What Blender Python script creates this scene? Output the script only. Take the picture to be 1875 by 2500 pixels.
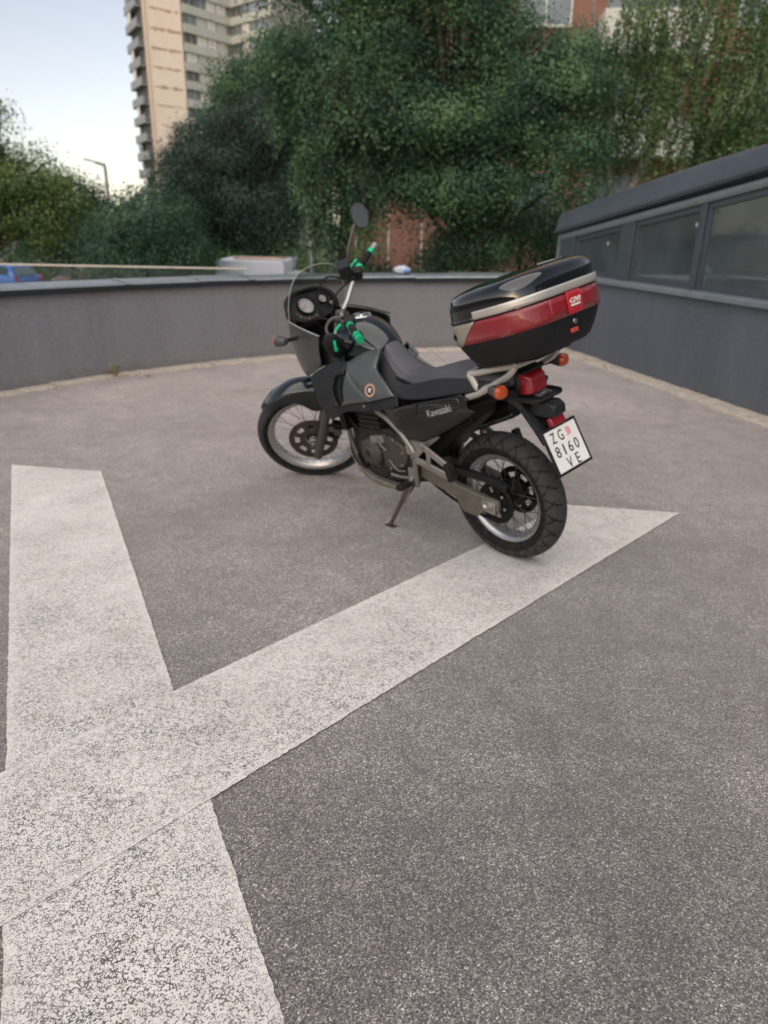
import bpy, bmesh, math, random
import numpy as np
from math import sin, cos, pi, radians, sqrt, atan2
from mathutils import Vector, Matrix, noise as mnoise

for o in list(bpy.data.objects):
    bpy.data.objects.remove(o)
random.seed(7)
SC = bpy.context.scene
COL = SC.collection

# ------------------------------------------------------------------ camera
PITCH, ROLL, CAMH = 0.37265, 0.01947, 1.5133
cd = bpy.data.cameras.new('camera')
camo = bpy.data.objects.new('camera', cd)
COL.objects.link(camo)
Fw = Vector((0, cos(PITCH), -sin(PITCH)))
Rt = Vector((1, 0, 0))
Up = Rt.cross(Fw)
R2 = Rt * cos(ROLL) + Up * sin(ROLL)
U2 = -Rt * sin(ROLL) + Up * cos(ROLL)
camo.matrix_world = Matrix(((R2.x, U2.x, -Fw.x, 0), (R2.y, U2.y, -Fw.y, 0), (R2.z, U2.z, -Fw.z, CAMH), (0, 0, 0, 1)))
cd.sensor_fit = 'VERTICAL'
cd.sensor_height = 36.0
cd.sensor_width = 27.0
cd.lens = 1795.76 / 2500 * 36
cd.clip_start = 0.05
cd.clip_end = 3000
cd.dof.use_dof = True
cd.dof.focus_distance = 1.75
cd.dof.aperture_fstop = 3.2
SC.camera = camo
SC.render.resolution_x, SC.render.resolution_y = 768, 1024

# ------------------------------------------------------------------ world, sun, exposure
SUN_EL, SUN_AZ = radians(12.0), radians(200)      # dusk: the low sun stands behind the camera
wd = bpy.data.worlds.new('World')
SC.world = wd
wd.use_nodes = True
wn = wd.node_tree.nodes
wl = wd.node_tree.links
bg = wn['Background']
sky = wn.new('ShaderNodeTexSky')
sky.sky_type = 'NISHITA'
sky.sun_disc = False
sky.sun_elevation = SUN_EL
sky.sun_rotation = SUN_AZ
sky.air_density = 0.78
sky.dust_density = 0.35
sky.ozone_density = 1.0
hs = wn.new('ShaderNodeHueSaturation')
hs.inputs['Saturation'].default_value = 0.6
wl.new(sky.outputs[0], hs.inputs['Color'])
wb = wn.new('ShaderNodeMix'); wb.data_type = 'RGBA'; wb.blend_type = 'MULTIPLY'; wb.inputs[0].default_value = 1.0
wl.new(hs.outputs[0], wb.inputs[6]); wb.inputs[7].default_value = (1.12, 1.0, 0.95, 1)      # the camera's warm white balance
wl.new(wb.outputs[2], bg.inputs[0])
bg.inputs[1].default_value = 0.102
sl = bpy.data.lights.new('sun', 'SUN')
sl.energy = 1.55
sl.angle = radians(95)
sl.color = (1.0, 0.945, 0.89)
so = bpy.data.objects.new('sun', sl)
COL.objects.link(so)
SL_EL = radians(66)
sdir = Vector((sin(SUN_AZ) * cos(SL_EL), cos(SUN_AZ) * cos(SL_EL), sin(SL_EL)))
so.rotation_euler = sdir.to_track_quat('Z', 'Y').to_euler()
so.location = (0, -5, 12)
SC.view_settings.view_transform = 'Standard'
SC.view_settings.look = 'None'
SC.view_settings.gamma = 1
SC.view_settings.use_curve_mapping = False
SC.view_settings.exposure = 0.83
SC.cycles.use_denoising = True
SC.cycles.max_bounces = 6
SC.cycles.diffuse_bounces = 3
SC.cycles.glossy_bounces = 3
SC.cycles.transparent_max_bounces = 12
SC.cycles.caustics_reflective = False
SC.cycles.caustics_refractive = False

# ------------------------------------------------------------------ materials
MATS = {}
def _n(nt, t, **kw):
    n = nt.nodes.new(t)
    for k, v in kw.items():
        setattr(n, k, v)
    return n
def lin(r, g, b):
    f = lambda c: (c / 255 / 12.92) if c / 255 <= .04045 else ((c / 255 + .055) / 1.055) ** 2.4
    return (f(r), f(g), f(b), 1)
def ramp(nt, stops, interp='LINEAR'):
    r = _n(nt, 'ShaderNodeValToRGB')
    r.color_ramp.interpolation = interp
    e = r.color_ramp.elements
    while len(e) > 1:
        e.remove(e[-1])
    e[0].position, e[0].color = stops[0][0], stops[0][1]
    for p, c in stops[1:]:
        x = e.new(p); x.color = c
    return r
def g4(v): return (v, v, v, 1)
def mixc(nt, fac, a, b, blend='MIX'):
    m = _n(nt, 'ShaderNodeMix', data_type='RGBA', blend_type=blend)
    for s, v in ((0, fac), (6, a), (7, b)):
        if isinstance(v, (int, float, tuple)):
            m.inputs[s].default_value = v
        else:
            nt.links.new(v, m.inputs[s])
    return m.outputs[2]
def math_(nt, op, a, b=None, c=None, clamp=False):
    m = _n(nt, 'ShaderNodeMath', operation=op, use_clamp=clamp)
    for i, v in enumerate((a, b, c)):
        if v is None: continue
        if isinstance(v, (int, float)): m.inputs[i].default_value = v
        else: nt.links.new(v, m.inputs[i])
    return m.outputs[0]
NDIM = ['3D']
def noise_(nt, vec, scale, detail=4, rough=.55, dist=0):
    n = _n(nt, 'ShaderNodeTexNoise', noise_dimensions=NDIM[0])
    n.inputs['Scale'].default_value = scale
    n.inputs['Detail'].default_value = detail
    n.inputs['Roughness'].default_value = rough
    n.inputs['Distortion'].default_value = dist
    if vec is not None: nt.links.new(vec, n.inputs['Vector'])
    return n.outputs['Fac']
def new_mat(name):
    m = bpy.data.materials.new(name)
    m.use_nodes = True
    nt = m.node_tree
    b = nt.nodes['Principled BSDF']
    tc = _n(nt, 'ShaderNodeTexCoord')
    MATS[name] = m
    return m, nt, b, tc.outputs['Object']
def P(name, col, rough=.5, metal=0., coat=0., var=.12, vs=6., bump=0., bs=80., dirt=0., dirtcol=(.18, .16, .14, 1), spec=.5):
    """plain procedural surface: colour with soft variation, uneven gloss, fine relief, a little dust"""
    m, nt, b, oc = new_mat(name)
    n1 = noise_(nt, oc, vs, 5, .6)
    r = ramp(nt, [(.25, tuple(c * (1 - var) for c in col[:3]) + (1,)), (.75, tuple(min(1, c * (1 + var)) for c in col[:3]) + (1,))])
    nt.links.new(n1, r.inputs[0])
    c = r.outputs[0]
    if dirt > 0:
        n2 = noise_(nt, oc, vs * 2.3, 8, .7)
        f = math_(nt, 'MULTIPLY', math_(nt, 'SUBTRACT', n2, .45, clamp=True), dirt * 4, clamp=True)
        c = mixc(nt, f, c, dirtcol)
        nt.links.new(math_(nt, 'ADD', rough, math_(nt, 'MULTIPLY', f, .4), clamp=True), b.inputs['Roughness'])
    else:
        rr = math_(nt, 'MULTIPLY_ADD', n1, .16, rough - .08, clamp=True)
        nt.links.new(rr, b.inputs['Roughness'])
    nt.links.new(c, b.inputs['Base Color'])
    b.inputs['Metallic'].default_value = metal
    b.inputs['Specular IOR Level'].default_value = spec
    if coat > 0:
        b.inputs['Coat Weight'].default_value = coat
        b.inputs['Coat Roughness'].default_value = .04
    if bump > 0:
        bn = _n(nt, 'ShaderNodeBump')
        bn.inputs['Strength'].default_value = bump
        bn.inputs['Distance'].default_value = .004
        nt.links.new(noise_(nt, oc, bs, 6, .65), bn.inputs['Height'])
        nt.links.new(bn.outputs[0], b.inputs['Normal'])
    return m
def glass(name, tint=(.9, .95, .93, 1), dirt=.06, dirtcol=(.5, .5, .48, 1), ds=3.):
    m, nt, b, oc = new_mat(name)
    nt.nodes.remove(b)
    out = nt.nodes['Material Output']
    tr = _n(nt, 'ShaderNodeBsdfTransparent'); tr.inputs[0].default_value = tint
    gl = _n(nt, 'ShaderNodeBsdfGlossy'); gl.inputs['Roughness'].default_value = .03
    fr = _n(nt, 'ShaderNodeFresnel')
    gm = _n(nt, 'ShaderNodeNewGeometry')      # both faces of a pane reflect like air-to-glass
    nt.links.new(math_(nt, 'MULTIPLY_ADD', gm.outputs['Backfacing'], 1 / 1.5 - 1.5, 1.5), fr.inputs[0])
    mx = _n(nt, 'ShaderNodeMixShader')
    nt.links.new(fr.outputs[0], mx.inputs[0]); nt.links.new(tr.outputs[0], mx.inputs[1]); nt.links.new(gl.outputs[0], mx.inputs[2])
    df = _n(nt, 'ShaderNodeBsdfDiffuse'); df.inputs[0].default_value = dirtcol
    m2 = _n(nt, 'ShaderNodeMixShader')
    f = math_(nt, 'MULTIPLY', noise_(nt, oc, ds, 7, .65), dirt * 2)
    nt.links.new(f, m2.inputs[0]); nt.links.new(mx.outputs[0], m2.inputs[1]); nt.links.new(df.outputs[0], m2.inputs[2])
    nt.links.new(m2.outputs[0], out.inputs[0])
    return m

# ------------------------------------------------------------------ mesh helpers
def cr(pts, k=6, closed=False):
    """Catmull-Rom through the points"""
    P_ = [np.array(p, float) for p in pts]
    n = len(P_)
    out = []
    rng = range(n if closed else n - 1)
    for i in rng:
        if closed:
            a, b, c, d = P_[(i - 1) % n], P_[i], P_[(i + 1) % n], P_[(i + 2) % n]
        else:
            a, b, c, d = P_[max(i - 1, 0)], P_[i], P_[i + 1], P_[min(i + 2, n - 1)]
        for j in range(k):
            t = j / k
            out.append(.5 * ((2 * b) + (-a + c) * t + (2 * a - 5 * b + 4 * c - d) * t * t + (-a + 3 * b - 3 * c + d) * t ** 3))
    if not closed:
        out.append(P_[-1])
    return [tuple(p) for p in out]

class G:
    """collects vertices and faces of one mesh"""
    def __init__(s):
        s.v = []; s.f = []; s.mi = []
    def add(s, vs, fs, mi=0):
        o = len(s.v)
        s.v += [tuple(map(float, p)) for p in vs]
        s.f += [tuple(i + o for i in f) for f in fs]
        s.mi += [mi] * len(fs)
        return s
    def box(s, x0, x1, y0, y1, z0, z1, mi=0):
        v = [(x, y, z) for x in (x0, x1) for y in (y0, y1) for z in (z0, z1)]
        return s.add(v, [(0, 1, 3, 2), (4, 6, 7, 5), (0, 4, 5, 1), (2, 3, 7, 6), (0, 2, 6, 4), (1, 5, 7, 3)], mi)
    def obox(s, c, ax, half, mi=0):
        """oriented box: centre, three axes, half sizes"""
        c = np.array(c, float); A = [np.array(a, float) / np.linalg.norm(a) for a in ax]
        v = [c + A[0] * half[0] * i + A[1] * half[1] * j + A[2] * half[2] * k for i in (-1, 1) for j in (-1, 1) for k in (-1, 1)]
        return s.add(v, [(0, 1, 3, 2), (4, 6, 7, 5), (0, 4, 5, 1), (2, 3, 7, 6), (0, 2, 6, 4), (1, 5, 7, 3)], mi)
    def loft(s, rings, closed=True, caps=True, mi=0):
        n = len(rings[0]); v = [p for r in rings for p in r]; f = []
        for i in range(len(rings) - 1):
            for j in range(n if closed else n - 1):
                a, b = i * n + j, i * n + (j + 1) % n
                f.append((a, b, b + n, a + n))
        if caps and closed:
            f.append(tuple(range(n))[::-1])
            f.append(tuple(range((len(rings) - 1) * n, len(rings) * n)))
        return s.add(v, f, mi)
    def tube(s, pts, r, n=10, caps=True, mi=0, closed=False):
        P_ = [np.array(p, float) for p in pts]
        m = len(P_)
        rs = r if isinstance(r, (list, tuple)) else [r] * m
        T = []
        for i in range(m):
            if closed: t = P_[(i + 1) % m] - P_[i - 1]
            else: t = P_[min(i + 1, m - 1)] - P_[max(i - 1, 0)]
            T.append(t / (np.linalg.norm(t) + 1e-12))
        a = np.array((0, 0, 1.)) if abs(T[0][2]) < .9 else np.array((1., 0, 0))
        N = np.cross(T[0], a); N /= np.linalg.norm(N)
        rings = []
        for i in range(m):
            N = N - T[i] * (N @ T[i]); N /= np.linalg.norm(N) + 1e-12
            B_ = np.cross(T[i], N)
            rings.append([P_[i] + rs[i] * (cos(2 * pi * j / n) * N + sin(2 * pi * j / n) * B_) for j in range(n)])
        if closed:
            rings.append(rings[0])
            return s.loft(rings, True, False, mi)
        return s.loft(rings, True, caps, mi)
    def lathe(s, prof, o, axis=(0, 1, 0), n=48, mi=0, a0=0, a1=2 * pi, caps=False):
        """profile [(radius, along axis)] about an axis through o"""
        ax = np.array(axis, float); ax /= np.linalg.norm(ax)
        u = np.cross(ax, (0, 0, 1.)) if abs(ax[2]) < .9 else np.cross(ax, (1., 0, 0))
        u /= np.linalg.norm(u); w = np.cross(ax, u); o = np.array(o, float)
        full = abs(a1 - a0 - 2 * pi) < 1e-6
        m = n if full else n + 1
        rings = []
        for j in range(m):
            t = a0 + (a1 - a0) * j / n
            d = cos(t) * u + sin(t) * w
            rings.append([o + d * r + ax * h for r, h in prof])
        if full: rings.append(rings[0])
        k = len(prof)
        v = [p for r in rings[:m] for p in r]; f = []
        for j in range(n):
            for i in range(k - 1):
                a, b = j * k + i, ((j + 1) % m) * k + i
                f.append((a, b, b + 1, a + 1))
        return s.add(v, f, mi)
    def disc(s, o, axis, r, h, n=24, mi=0, bev=.15):
        """solid round boss with a small edge bevel"""
        b = min(r, h) * bev
        return s.lathe([(1e-5, 0), (r, 0), (r, h - b), (r - b, h), (1e-5, h)], o, axis, n, mi)
    def plate(s, outline, y0, y1, mi=0):
        """outline in x,z extruded from y0 to y1"""
        n = len(outline)
        v = [(x, y0, z) for x, z in outline] + [(x, y1, z) for x, z in outline]
        f = [tuple(range(n)), tuple(range(2 * n - 1, n - 1, -1))]
        f += [(i, i + n, (i + 1) % n + n, (i + 1) % n) for i in range(n)]
        return s.add(v, f, mi)

def mk(name, g, mat, parent=None, smooth=True, bevel=0., sub=0, xf=None, solid=0., sharp=35, fix=True, bseg=2):
    me = bpy.data.meshes.new(name)
    v = g.v
    if xf is not None:
        v = xf(np.array(v, float)).tolist()
    me.from_pydata(v, [], g.f)
    mats = mat if isinstance(mat, (list, tuple)) else [mat]
    for m_ in mats:
        me.materials.append(MATS[m_] if isinstance(m_, str) else m_)
    if any(g.mi):
        me.polygons.foreach_set('material_index', g.mi)
    if fix:
        bm = bmesh.new(); bm.from_mesh(me)
        bmesh.ops.remove_doubles(bm, verts=bm.verts, dist=1e-6)
        bmesh.ops.recalc_face_normals(bm, faces=bm.faces)
        bm.to_mesh(me); bm.free()
    o = bpy.data.objects.new(name, me)
    COL.objects.link(o)
    if parent is not None: o.parent = parent
    if smooth:
        me.polygons.foreach_set('use_smooth', [True] * len(me.polygons))
        if not sub: me.set_sharp_from_angle(angle=radians(sharp))
    if solid:
        md = o.modifiers.new('s', 'SOLIDIFY'); md.thickness = solid; md.offset = 0
    if bevel:
        md = o.modifiers.new('b', 'BEVEL'); md.width = bevel; md.segments = bseg; md.limit_method = 'ANGLE'; md.angle_limit = radians(40); md.harden_normals = False
    if sub:
        md = o.modifiers.new('u', 'SUBSURF'); md.levels = sub; md.render_levels = sub
    return o
def empty(name, loc=(0, 0, 0), rz=0.):
    o = bpy.data.objects.new(name, None)
    o.empty_display_size = .2
    COL.objects.link(o)
    o.location = loc; o.rotation_euler = (0, 0, rz)
    return o
def tag(o, label=None, cat=None, group=None, kind=None):
    if label: o['label'] = label
    if cat: o['category'] = cat
    if group: o['group'] = group
    if kind: o['kind'] = kind
    return o
def copy_part(o, parent, name=None):
    c = o.copy(); COL.objects.link(c); c.parent = parent
    return c
# ================================================================== SETTING
NDIM[0] = '2D'
# ---- shared asphalt colour network
def asphalt_net(nt, pos):
    dn = _n(nt, 'ShaderNodeTexNoise', noise_dimensions='2D'); dn.inputs['Scale'].default_value = 140; dn.inputs['Detail'].default_value = 2
    nt.links.new(pos, dn.inputs['Vector'])
    vm = _n(nt, 'ShaderNodeVectorMath', operation='MULTIPLY_ADD')
    nt.links.new(dn.outputs['Color'], vm.inputs[0]); vm.inputs[1].default_value = (.006, .006, .006); nt.links.new(pos, vm.inputs[2])
    wp = vm.outputs[0]
    v1 = _n(nt, 'ShaderNodeTexVoronoi', voronoi_dimensions='2D'); v1.inputs['Scale'].default_value = 290; nt.links.new(wp, v1.inputs['Vector'])
    v2 = _n(nt, 'ShaderNodeTexVoronoi', voronoi_dimensions='2D'); v2.inputs['Scale'].default_value = 120; nt.links.new(wp, v2.inputs['Vector'])
    sp = _n(nt, 'ShaderNodeSeparateColor'); nt.links.new(v1.outputs['Color'], sp.inputs[0])
    sp2 = _n(nt, 'ShaderNodeSeparateColor'); nt.links.new(v2.outputs['Color'], sp2.inputs[0])
    r1 = ramp(nt, [(0, lin(50, 48, 47)), (.3, lin(86, 83, 81)), (.62, lin(124, 120, 116)), (.9, lin(160, 155, 150)), (.975, lin(204, 199, 195)), (1, lin(235, 231, 227))])
    nt.links.new(sp.outputs[0], r1.inputs[0])
    c = r1.outputs[0]
    # larger stones showing here and there
    big = math_(nt, 'GREATER_THAN', sp2.outputs[1], .955)
    core = math_(nt, 'LESS_THAN', v2.outputs['Distance'], .36)
    c = mixc(nt, math_(nt, 'MULTIPLY', math_(nt, 'MULTIPLY', big, core), .75), c, lin(176, 172, 168))
    # binder between the grains; shade of gaps and open pits painted into the colour
    bd = math_(nt, 'MULTIPLY', math_(nt, 'SUBTRACT', v1.outputs['Distance'], .42, clamp=True), 1.6, clamp=True)
    c = mixc(nt, bd, c, lin(58, 56, 57))
    pn = noise_(nt, pos, 130, 3, .6)
    pit = math_(nt, 'MULTIPLY', math_(nt, 'SUBTRACT', pn, .62, clamp=True), 5, clamp=True)
    c = mixc(nt, math_(nt, 'MULTIPLY', pit, .55), c, lin(46, 44, 45))
    # patches of traffic dust and older binder
    l1 = ramp(nt, [(.3, g4(.68)), (.7, g4(1.2))]); nt.links.new(noise_(nt, pos, 1.1, 5, .62, .6), l1.inputs[0])
    c = mixc(nt, 1.0, c, l1.outputs[0], 'MULTIPLY')
    l2 = ramp(nt, [(.3, g4(.78)), (.7, g4(1.16))]); nt.links.new(noise_(nt, pos, 7, 5, .65), l2.inputs[0])
    c = mixc(nt, 1.0, c, l2.outputs[0], 'MULTIPLY')
    l3 = ramp(nt, [(.35, (1, 1, 1, 1)), (.65, (1.03, .985, .985, 1))]); nt.links.new(noise_(nt, pos, .5, 2), l3.inputs[0])
    c = mixc(nt, 1.0, c, l3.outputs[0], 'MULTIPLY')
    # dust and the far grazing sheen painted into the colour, paler with distance
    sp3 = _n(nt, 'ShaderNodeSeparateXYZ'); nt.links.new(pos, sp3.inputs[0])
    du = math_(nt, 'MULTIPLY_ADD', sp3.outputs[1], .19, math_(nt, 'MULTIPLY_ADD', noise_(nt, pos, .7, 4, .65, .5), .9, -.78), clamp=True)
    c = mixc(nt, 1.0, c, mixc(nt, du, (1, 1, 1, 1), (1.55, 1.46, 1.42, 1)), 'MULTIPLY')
    h = math_(nt, 'ADD', math_(nt, 'MULTIPLY', v1.outputs['Distance'], -.8), math_(nt, 'MULTIPLY', pit, -.9))
    return c, h
def wpos(nt):
    return _n(nt, 'ShaderNodeNewGeometry').outputs['Position']
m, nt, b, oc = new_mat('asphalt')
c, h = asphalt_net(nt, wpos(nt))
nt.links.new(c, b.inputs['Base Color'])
b.inputs['Roughness'].default_value = .7
b.inputs['Sheen Weight'].default_value = .85
b.inputs['Sheen Roughness'].default_value = .6
b.inputs['Sheen Tint'].default_value = lin(206, 196, 190)
b.inputs['Specular IOR Level'].default_value = .35
bn = _n(nt, 'ShaderNodeBump'); bn.inputs['Strength'].default_value = .7; bn.inputs['Distance'].default_value = .003
nt.links.new(h, bn.inputs['Height']); nt.links.new(bn.outputs[0], b.inputs['Normal'])

def paint_mat(name, hw, band):
    m, nt, b, oc = new_mat(name)
    pos = wpos(nt)
    dn = _n(nt, 'ShaderNodeTexNoise', noise_dimensions='2D'); dn.inputs['Scale'].default_value = 38; dn.inputs['Detail'].default_value = 3
    nt.links.new(pos, dn.inputs['Vector'])
    vm = _n(nt, 'ShaderNodeVectorMath', operation='MULTIPLY_ADD')
    nt.links.new(dn.outputs['Color'], vm.inputs[0]); vm.inputs[1].default_value = (.02, .02, .02); nt.links.new(pos, vm.inputs[2])
    wp = vm.outputs[0]
    def cracks(scale, w0, w1, seedscale):
        v = _n(nt, 'ShaderNodeTexVoronoi', feature='DISTANCE_TO_EDGE', voronoi_dimensions='2D'); v.inputs['Scale'].default_value = scale
        nt.links.new(wp, v.inputs['Vector'])
        n = noise_(nt, pos, seedscale, 5, .65)
        w = math_(nt, 'MULTIPLY_ADD', math_(nt, 'SUBTRACT', n, .42, clamp=True), w1, w0)
        return math_(nt, 'MULTIPLY', math_(nt, 'SUBTRACT', w, v.outputs['Distance'], clamp=True), 26, clamp=True)
    c1 = cracks(112, -.035, 1.25, 85)
    c2 = cracks(46, -.045, .55, 9)
    pt = math_(nt, 'MULTIPLY', math_(nt, 'SUBTRACT', noise_(nt, pos, 200, 2, .6), .55, clamp=True), 14, clamp=True)
    wearn = ramp(nt, [(.3, g4(.55)), (.6, g4(1))]); nt.links.new(noise_(nt, pos, 3.2, 5, .62, .4), wearn.inputs[0])
    k = math_(nt, 'MAXIMUM', math_(nt, 'MAXIMUM', c1, math_(nt, 'MULTIPLY', c2, .9)), math_(nt, 'MULTIPLY', pt, .9))
    sw_ = _n(nt, 'ShaderNodeSeparateXYZ'); nt.links.new(pos, sw_.inputs[0])
    trf = math_(nt, 'MULTIPLY_ADD', sw_.outputs[1], -.22, math_(nt, 'MULTIPLY_ADD', noise_(nt, pos, .9, 3, .6), .6, 1.02), clamp=True)   # the near end lies in the drive lane
    k = math_(nt, 'MULTIPLY', math_(nt, 'MULTIPLY', k, wearn.outputs[0]), math_(nt, 'MAXIMUM', trf, .5))
    # double-rolled paint along the stripe's borders is thicker and less cracked
    sx = _n(nt, 'ShaderNodeSeparateXYZ'); nt.links.new(oc, sx.inputs[0])
    ay = math_(nt, 'ABSOLUTE', sx.outputs[1])
    edge = math_(nt, 'MULTIPLY', math_(nt, 'SUBTRACT', ay, hw - band, clamp=True), 30, clamp=True)
    edge = math_(nt, 'MULTIPLY', edge, math_(nt, 'MULTIPLY', noise_(nt, pos, 9, 4, .6), 1.3), clamp=True)
    k = math_(nt, 'MULTIPLY', k, math_(nt, 'MULTIPLY_ADD', edge, -.6, 1.0))
    pc = ramp(nt, [(.25, lin(212, 205, 198)), (.75, lin(238, 231, 224))]); nt.links.new(noise_(nt, pos, 2.2, 6, .65), pc.inputs[0])
    g2 = ramp(nt, [(.45, (1, 1, 1, 1)), (.7, (.9, .885, .87, 1))]); nt.links.new(noise_(nt, pos, 14, 6, .7), g2.inputs[0])
    pc2 = mixc(nt, 1.0, pc.outputs[0], g2.outputs[0], 'MULTIPLY')
    # tan and rusty drip stains
    st = math_(nt, 'MULTIPLY', math_(nt, 'SUBTRACT', noise_(nt, pos, 5.5, 7, .75), .63, clamp=True), 3.0, clamp=True)
    pc2 = mixc(nt, math_(nt, 'MULTIPLY', st, .6), pc2, lin(128, 112, 100))
    dr = ramp(nt, [(.3, lin(38, 37, 37)), (.7, lin(66, 64, 63))]); nt.links.new(noise_(nt, pos, 210, 2, .6), dr.inputs[0])
    dark = dr.outputs[0]
    k2 = math_(nt, 'MULTIPLY', k, .93)
    nt.links.new(mixc(nt, k2, pc2, dark), b.inputs['Base Color'])
    b.inputs['Roughness'].default_value = .7
    b.inputs['Specular IOR Level'].default_value = .4
    bn = _n(nt, 'ShaderNodeBump'); bn.inputs['Strength'].default_value = .5; bn.inputs['Distance'].default_value = .002
    nt.links.new(math_(nt, 'MULTIPLY', k2, -1.), bn.inputs['Height']); nt.links.new(bn.outputs[0], b.inputs['Normal'])

NDIM[0] = '3D'
# ---- rendered parapet walls
def plaster(name, c0, c1, stain):
    m, nt, b, oc = new_mat(name)
    pos = wpos(nt)
    mp = _n(nt, 'ShaderNodeMapping'); mp.inputs['Scale'].default_value = (1, 1, .25); nt.links.new(pos, mp.inputs[0])
    r = ramp(nt, [(.3, c0), (.7, c1)]); nt.links.new(noise_(nt, mp.outputs[0], 1.6, 6, .6), r.inputs[0])
    s2 = ramp(nt, [(.35, g4(.9)), (.65, g4(1.06))]); nt.links.new(noise_(nt, pos, 30, 4, .6), s2.inputs[0])
    c = mixc(nt, 1.0, r.outputs[0], s2.outputs[0], 'MULTIPLY')
    sz = _n(nt, 'ShaderNodeSeparateXYZ'); nt.links.new(pos, sz.inputs[0])
    splash = math_(nt, 'MULTIPLY', math_(nt, 'SUBTRACT', math_(nt, 'MULTIPLY_ADD', noise_(nt, pos, 6, 5, .7), .28, -.02), sz.outputs[2], clamp=True), 5, clamp=True)
    c = mixc(nt, math_(nt, 'MULTIPLY', splash, stain), c, lin(96, 86, 76))
    mp2 = _n(nt, 'ShaderNodeMapping'); mp2.inputs['Scale'].default_value = (7, 7, .5); nt.links.new(pos, mp2.inputs[0])
    run = math_(nt, 'MULTIPLY', math_(nt, 'SUBTRACT', noise_(nt, mp2.outputs[0], 1.0, 5, .7), .56, clamp=True), 1.6, clamp=True)
    c = mixc(nt, math_(nt, 'MULTIPLY', run, .6), c, lin(150, 145, 140))
    mp3 = _n(nt, 'ShaderNodeMapping'); mp3.inputs['Scale'].default_value = (11, 11, .35); mp3.inputs['Location'].default_value = (3, 7, 0); nt.links.new(pos, mp3.inputs[0])
    drip = math_(nt, 'MULTIPLY', math_(nt, 'SUBTRACT', noise_(nt, mp3.outputs[0], 1.0, 5, .7), .58, clamp=True), 2.2, clamp=True)
    c = mixc(nt, math_(nt, 'MULTIPLY', drip, .45), c, lin(74, 71, 70))
    nt.links.new(c, b.inputs['Base Color'])
    b.inputs['Roughness'].default_value = .9
    bn = _n(nt, 'ShaderNodeBump'); bn.inputs['Strength'].default_value = .35; bn.inputs['Distance'].default_value = .002
    nt.links.new(noise_(nt, pos, 260, 3, .6), bn.inputs['Height']); nt.links.new(bn.outputs[0], b.inputs['Normal'])
plaster('plaster_grey', lin(124, 122, 126), lin(137, 135, 139), .55)
plaster('plaster_dark', lin(84, 89, 97), lin(96, 101, 110), .45)
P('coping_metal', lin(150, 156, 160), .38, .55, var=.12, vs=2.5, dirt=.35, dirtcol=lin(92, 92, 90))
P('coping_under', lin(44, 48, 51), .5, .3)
P('kerb_stone', lin(194, 182, 168), .88, var=.2, vs=9, bump=.8, bs=60, dirt=.5, dirtcol=lin(106, 96, 84))
P('frame_grey', lin(70, 79, 87), .42, .2, var=.1, vs=4, dirt=.2, dirtcol=lin(96, 98, 98))
P('roof_sheet', lin(82, 91, 99), .36, .35, var=.16, vs=1.4, dirt=.3, dirtcol=lin(104, 108, 108), bump=.15, bs=7)
P('frame_light', lin(122, 130, 136), .45, .2)
glass('window_glass', (.60, .68, .70, 1), .14, (.33, .38, .40, 1), 1.6)  # dirt on the panes plus a bluish haze painted in to brighten them
glass('rail_glass', (.86, .92, .9, 1), .035, (.5, .52, .5, 1), 3.)
P('rail_metal', lin(176, 170, 164), .4, .5)
P('concrete', lin(140, 136, 130), .9, var=.15, vs=2, bump=.4, bs=40)
P('soil_dark', lin(60, 55, 45), .95)
m, nt, b, oc = new_mat('outer_ground')
pos = wpos(nt)
r = ramp(nt, [(.42, lin(58, 76, 44)), (.58, lin(76, 90, 54)), (.68, lin(104, 102, 96))]); nt.links.new(noise_(nt, pos, .12, 6, .6), r.inputs[0])
r2 = ramp(nt, [(.3, g4(.7)), (.7, g4(1.2))]); nt.links.new(noise_(nt, pos, 6, 6, .7), r2.inputs[0])
nt.links.new(mixc(nt, 1.0, r.outputs[0], r2.outputs[0], 'MULTIPLY'), b.inputs['Base Color']); b.inputs['Roughness'].default_value = .95

# ---- plan curves
WALLC = [(-5.75, -9), (-5.75, -4), (-5.6, 0), (-5.25, 2.6), (-4.7, 4.6), (-4.15, 5.85), (-3.561, 6.689), (-3.138, 7.221), (-2.547, 7.918), (-1.875, 8.525),
         (-1.218, 8.998), (-.45, 9.42), (.352, 9.745), (.96, 9.93), (1.627, 10.035), (2.30, 10.07)]
wc = cr(WALLC, 8)
ZB = -2.5
RA = np.array((2.362, 10.009)); RU = np.array((.245, -.9695)); RU /= np.linalg.norm(RU); RN = np.array((RU[1], -RU[0]))
def rw(u, off, z):
    p = RA + RU * u + RN * off
    return (p[0], p[1], z)

# ground sheets
g = G(); g.add([(-900, -300, ZB), (900, -300, ZB), (900, 1500, ZB), (-900, 1500, ZB)], [(0, 1, 2, 3)])
tag(mk('ground', g, 'outer_ground', smooth=False), kind='structure')
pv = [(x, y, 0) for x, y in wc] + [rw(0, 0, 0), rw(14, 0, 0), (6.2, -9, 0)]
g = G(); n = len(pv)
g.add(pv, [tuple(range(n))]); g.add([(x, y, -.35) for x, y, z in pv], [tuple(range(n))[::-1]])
dk = tag(mk('parking_deck', g, 'asphalt', smooth=False, fix=False), kind='structure')

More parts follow.
